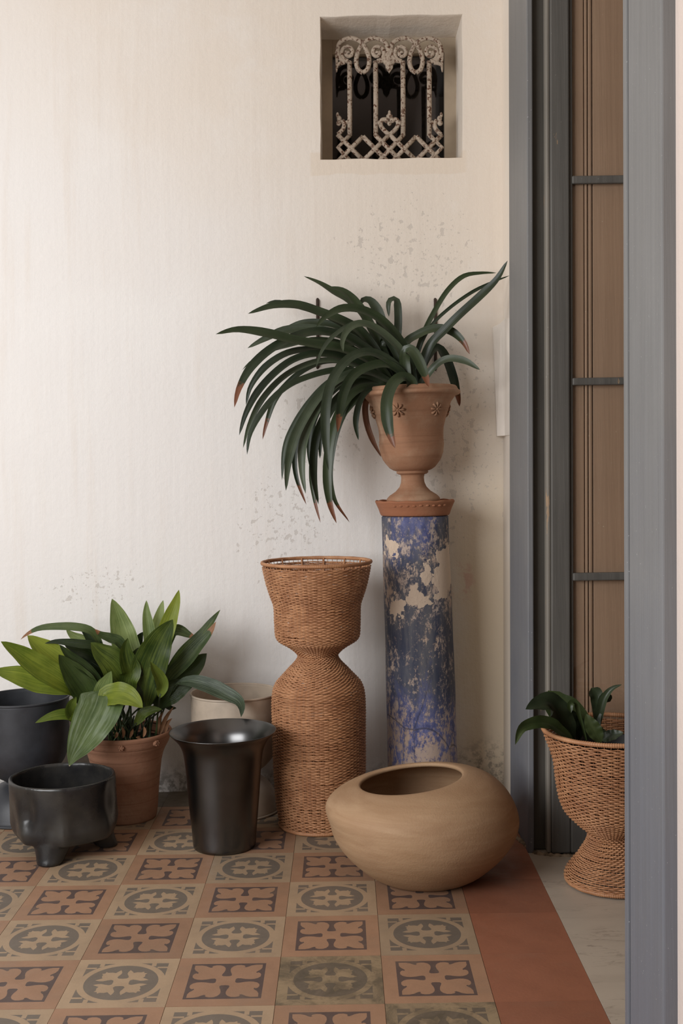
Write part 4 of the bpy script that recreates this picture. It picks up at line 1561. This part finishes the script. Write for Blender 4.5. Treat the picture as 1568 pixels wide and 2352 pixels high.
prof_z = [0.046, 0.050, 0.060, 0.075, 0.09, 0.11, 0.13, 0.15, 0.17, 0.185, 0.193]
SEG = 84
v, f = [], []


def ringp(zz, ins, rs_=1.0):
    for k in range(SEG):
        q = 2 * pi * k / SEG
        r = (rad(q, zz) - ins) * rs_
        v.append(Vector((r * cos(q), r * sin(q), zz)))


rows_ = 0
for zz, sc_ in ((0.044, 0.02), (0.044, 0.5), (0.045, 0.85)):
    ringp(zz, 0, sc_)
    rows_ += 1
for zz in prof_z:
    ringp(zz, 0)
    rows_ += 1
for zz, ins in ((0.196, 0.003), (0.1955, 0.007), (0.192, 0.010), (0.17, 0.010), (0.13, 0.010), (0.10, 0.010), (0.085, 0.014)):
    ringp(zz, ins)
    rows_ += 1
ringp(0.068, 0.012, 0.6)
ringp(0.066, 0.012, 0.02)
rows_ += 2
for i in range(rows_ - 1):
    for k in range(SEG):
        k2 = (k + 1) % SEG
        f.append((i * SEG + k, i * SEG + k2, (i + 1) * SEG + k2, (i + 1) * SEG + k))
f.append(tuple(range(SEG))[::-1])
f.append(tuple((rows_ - 1) * SEG + k for k in range(SEG)))
fb.add(v, f)
for fx, fy, fs in feet:
    pr = [(0.0, 0.0), (0.029, 0.0), (0.0335, 0.004), (0.0365, 0.016), (0.042, 0.028), (0.049, 0.042), (0.056, 0.058), (0.04, 0.074), (0.0, 0.074)]
    vv, f_ = lathe_data(pr, 28)
    fb.add([Vector((p.x * fs + fx * (1 - 0.46 * (p.z / 0.074)), p.y * fs + fy * (1 - 0.46 * (p.z / 0.074)), p.z)) for p in vv], f_)
o = fb.build('footed_bowl', M['glaze'], loc=bc)
rm = o.modifiers.new('remesh', 'REMESH')
rm.mode, rm.voxel_size, rm.use_smooth_shade = 'VOXEL', 0.0030, True
sm = o.modifiers.new('smooth', 'SMOOTH')
sm.factor, sm.iterations = 0.5, 16
tag(o, 'low black glazed bowl with dented sides on stubby feet', 'bowl')

# ------------------------------------------------------------------ terracotta pot with aspidistra
YP = 3.135
px_ = at(290, 1800, YP).x
PP = [(67, 1868), (69, 1866), (71, 1850), (74, 1810), (77.5, 1775), (81, 1745), (86, 1726), (91, 1715), (96, 1706.5), (96.5, 1704), (98, 1703), (102, 1690), (105, 1682), (105, 1679)]
zp = lambda y: CH - (y - 1073.4 - 7.4) / F * YP
po = [(h / F * YP, max(0, zp(y))) for h, y in PP]
po[0] = (po[0][0], 0.0)
PH = po[-1][1]
pa = empty('potted_aspidistra', (px_, YP, 0), 'terracotta flowerpot with broad striped green leaves, between the two black vessels', 'potted plant')
pol = []
for i in range(len(po) - 1):
    pol += [po[i], ((po[i][0] + po[i + 1][0]) / 2, (po[i][1] + po[i + 1][1]) / 2)]
pol.append(po[-1])
v, f = lathe_data(shell(pol, 0.008, 0.03), 80)
pot = mesh('pot', v, f, M['pot'], pa)
for q in (-pi / 2 - 0.62, -pi / 2 + 0.10, -pi / 2 + 0.9, pi / 2):
    r = 100 / F * YP
    c = Vector((r * cos(q), r * sin(q), PH - 0.016))
    mb = MB().ball(c, (0.010, 0.010, 0.009), 10, 6)
    for k in range(6):
        a = k * pi / 3
        tt = Vector((-sin(q), cos(q), 0))
        mb.ball(c + Vector((cos(q), sin(q), 0)) * 0.008 + tt * (0.006 * cos(a)) + Vector((0, 0, 0.006 * sin(a))), 0.0026, 6, 4)
    mb.build('boss', M['pot'], pot)
v, f = lathe_data([(0, PH - 0.028), (0.06, PH - 0.026), (0.118, PH - 0.032)], 40)
mesh('soil', v, f, M['soil'], pa)
LEAVES = [  # frame (A or B), tip -> base, width, depth base, depth tip, material, fold, face, up
    ('A', [(10, 635), (200, 760), (400, 900), (600, 1020), (760, 1130), (860, 1230)], 250, -.06, -.16, 'asp_bright', .25),
    ('A', [(-80, 990), (0, 970), (200, 1010), (400, 1070), (620, 1120), (820, 1190)], 250, -.02, -.08, 'asp_bright', .25),
    ('A', [(300, 568), (430, 690), (560, 800), (690, 910), (790, 1030), (930, 1250)], 320, -.03, -.06, 'asp_bright', .25),
    ('A', [(225, 612), (300, 550), (420, 492), (600, 470), (850, 478), (1000, 525), (1080, 640), (1150, 850)], 90, .03, -.03, 'asp_tip', .2),
    ('A', [(488, 655), (600, 635), (750, 645), (900, 665), (1010, 680), (1110, 790), (1180, 950)], 95, .01, -.05, 'asp_dark', .3),
    ('A', [(700, 665), (760, 700), (850, 730), (960, 760), (1080, 860)], 150, .04, .0, 'asp_dark', .3),
    ('A', [(650, 668), (760, 790), (900, 905), (1020, 1005), (1120, 1090)], 120, -.04, -.07, 'asp_dark', .5),
    ('A', [(640, 778), (720, 900), (820, 1030), (920, 1160), (1000, 1300), (1080, 1450)], 290, -.05, -.09, 'asp_dark', .25),
    ('A', [(755, 1995), (800, 1880), (875, 1750), (985, 1560), (1085, 1370), (1125, 1240), (1140, 1180)], 440, -.09, -.26, 'asp_dusty', .15),
    ('A', [(1555, 1355), (1450, 1270), (1340, 1220), (1240, 1215), (1160, 1242), (1180, 1350)], 250, -.10, -.17, 'asp_bright', .2),
    ('A', [(1215, 958), (1180, 1060), (1140, 1150), (1130, 1250), (1200, 1400)], 190, -.08, -.10, 'asp_light', .4),
    ('A', [(990, 645), (1100, 760), (1230, 870), (1320, 1000), (1400, 1120), (1440, 1300)], 340, -.04, -.07, 'asp', .25),
    ('A', [(1395, 595), (1370, 720), (1390, 850), (1430, 970), (1400, 1090), (1420, 1300)], 200, -.06, -.08, 'asp', .5),
    ('A', [(1222, 168), (1280, 350), (1330, 520), (1370, 680), (1420, 860), (1440, 1150)], 285, .03, .05, 'asp_light', .25),
    ('A', [(722, 505), (800, 575), (880, 620), (960, 680), (1080, 850)], 130, .05, .05, 'asp_light', .3),
    ('A', [(1035, 500), (1100, 560), (1200, 600), (1300, 640), (1400, 780)], 110, -.02, -.05, 'asp_tip', .4),
    ('A', [(880, 490), (960, 570), (1030, 660), (1100, 780), (1200, 950)], 140, .02, .02, 'asp_dark', .3),
    ('A', [(385, 1522), (520, 1465), (650, 1435), (760, 1435), (870, 1455), (1000, 1420), (1120, 1500)], 125, -.06, -.13, 'asp_bright', .3),
    ('A', [(830, 1235), (785, 1330), (790, 1420), (860, 1480), (980, 1450)], 150, -.07, -.11, 'asp', .5),
    ('A', [(780, 750), (900, 790), (1020, 850), (1120, 930), (1200, 1060)], 230, .05, .03, 'asp_dull', .3),
    ('B', [(457, 185), (460, 330), (480, 480), (500, 640), (510, 950)], 135, .02, .04, 'asp_light', .4),
    ('B', [(640, 183), (610, 310), (585, 430), (560, 600), (520, 950)], 150, .06, .08, 'asp_light', .3),
    ('B', [(812, 70), (780, 200), (735, 330), (690, 470), (620, 700), (560, 1000)], 185, .04, .04, 'asp_bright', .3),
    ('B', [(745, 395), (690, 480), (620, 600), (540, 780), (480, 950), (440, 1150), (430, 1400)], 360, -.05, -.08, 'asp', .25),
    ('B', [(1005, 600), (910, 560), (830, 520), (760, 520), (690, 600), (600, 850)], 145, .06, .06, 'asp_tip', .25),
    ('B', [(1262, 288), (1160, 430), (1050, 580), (900, 730), (760, 900), (640, 1120)], 140, .03, .05, 'asp', .3),
    ('B', [(1215, 418), (1150, 540), (1020, 690), (880, 850), (720, 1010), (610, 1200)], 160, .0, .0, 'asp_tip', .4),
    ('B', [(1115, 765), (1000, 890), (880, 980), (760, 1050), (640, 1160), (560, 1320)], 330, .04, .06, 'asp_dark', .2),
    ('B', [(975, 1100), (860, 1130), (740, 1190), (640, 1260), (560, 1380)], 250, -.01, -.02, 'asp_dark', .25),
    ('B', [(1490, 1458), (1500, 1370), (1470, 1290), (1380, 1230), (1200, 1145), (1050, 1090), (905, 1066), (780, 1090)], 165, -.03, -.14, 'asp_dull', .25),
    ('B', [(500, 855), (545, 950), (600, 1040), (630, 1135), (600, 1250)], 130, -.08, -.12, 'asp', .5),
    ('B', [(440, 880), (470, 1000), (450, 1130), (440, 1300)], 260, -.05, -.06, 'asp_dark', .3),
    ('B', [(560, 900), (570, 1020), (540, 1150), (500, 1320)], 220, -.02, -.02, 'asp_dark', .3),
    ('B', [(625, 1375), (520, 1385), (430, 1420), (380, 1480), (330, 1550)], 110, -.09, -.10, 'asp', .3),
    ('B', [(785, 1360), (720, 1360), (650, 1325), (600, 1400)], 65, .0, -.01, 'asp_dark', .3),
    ('B', [(420, 530), (380, 600), (340, 720), (330, 900)], 130, .07, .08, 'asp_dark', .3),
    ('A', [(1510, 700), (1480, 850), (1440, 1000), (1430, 1250)], 260, .01, .02, 'asp_dark', .3),
    ('A', [(1200, 700), (1230, 850), (1270, 1000), (1340, 1250)], 240, .03, .03, 'asp_dark', .3),
    ('A', [(1000, 900), (1060, 1020), (1150, 1150), (1260, 1350)], 260, .0, -.01, 'asp_dark', .3),
]
sz = PH - 0.03
for fr, pts, w, d0, d1, mt, fo in LEAVES:
    ox = 0 if fr == 'A' else 240
    P = cpt(pts, d0, d1, 4.7515, ox, 1340, YP)
    P = [Vector((p.x, min(p.y, WY - 0.02), p.z)) for p in P]
    leaf('leaf', P, w / 4.7515 * YP / F * 1.05, M[mt], pa, 'blade' if w == 440 else 'lance', 24, 0.9, 0.35, random.uniform(-0.6, 0.6), fo, 7, random.uniform(0, 6), 0.025)
    b = P[-1] - pa.location
    an = random.uniform(0, 2 * pi)
    rr = random.uniform(0.01, 0.07)
    foot = Vector((b.x * 0.35 + rr * cos(an), b.y * 0.3 + rr * sin(an) * 0.7, sz))
    lim = sqrt(foot.x ** 2 + foot.y ** 2)
    if lim > 0.095:
        foot.x *= 0.095 / lim
        foot.y *= 0.095 / lim
    P2 = (P[-2] - pa.location)
    if w == 440:
        P2 = b
    MB().tube(spline([foot, foot.lerp(b, 0.55) + Vector((0, 0, 0.012)), b, b.lerp(P2, 0.4)], 10), 0.0024, 6).build('stem', M['stem'], pa)
for k in range(26):
    an, rr = random.uniform(0, 2 * pi), random.uniform(0.01, 0.085)
    p0 = Vector((rr * cos(an), rr * sin(an), sz - 0.002))
    h = random.uniform(0.04, 0.085)
    dr = Vector((random.uniform(-0.03, 0.03), random.uniform(-0.03, 0.02), h))
    MB().tube(spline([p0, p0 + dr * 0.6 + Vector((random.uniform(-.004, .004), 0, 0)), p0 + dr], 6), 0.0024, 6).build('stem', M['stem'], pa)
for x, y, ex, ey in ((1340, 1690, 1330, 1560), (1410, 1690, 1440, 1560), (1480, 1680, 1540, 1690), (1560, 1680, 1570, 1560), (1250, 1690, 1270, 1620)):
    a, b = at(x / 4.7515, 1340 + y / 4.7515, YP - 0.09), at(ex / 4.7515, 1340 + ey / 4.7515, YP - 0.07)
    leaf('dry_sheath', [b, a.lerp(b, 0.5) + Vector((0.004, 0, 0)), a], 0.009, M['sheath'], pa, 'lance', 8, 0.9, 0.3, 0.8, 0.5)
for x, y, ex, ey in ((600, 1660, 760, 1340), (580, 1650, 640, 1400), (660, 1630, 740, 1470)):
    a, b = at(240 + x / 4.7515, 1340 + y / 4.7515, YP - 0.03), at(240 + ex / 4.7515, 1340 + ey / 4.7515, YP - 0.02)
    leaf('dry_sheath', [b, a.lerp(b, 0.5) + Vector((-0.004, 0, 0.004)), a], 0.012, M['sheath'], pa, 'lance', 8, 0.9, 0.3, 0.8, 0.5)
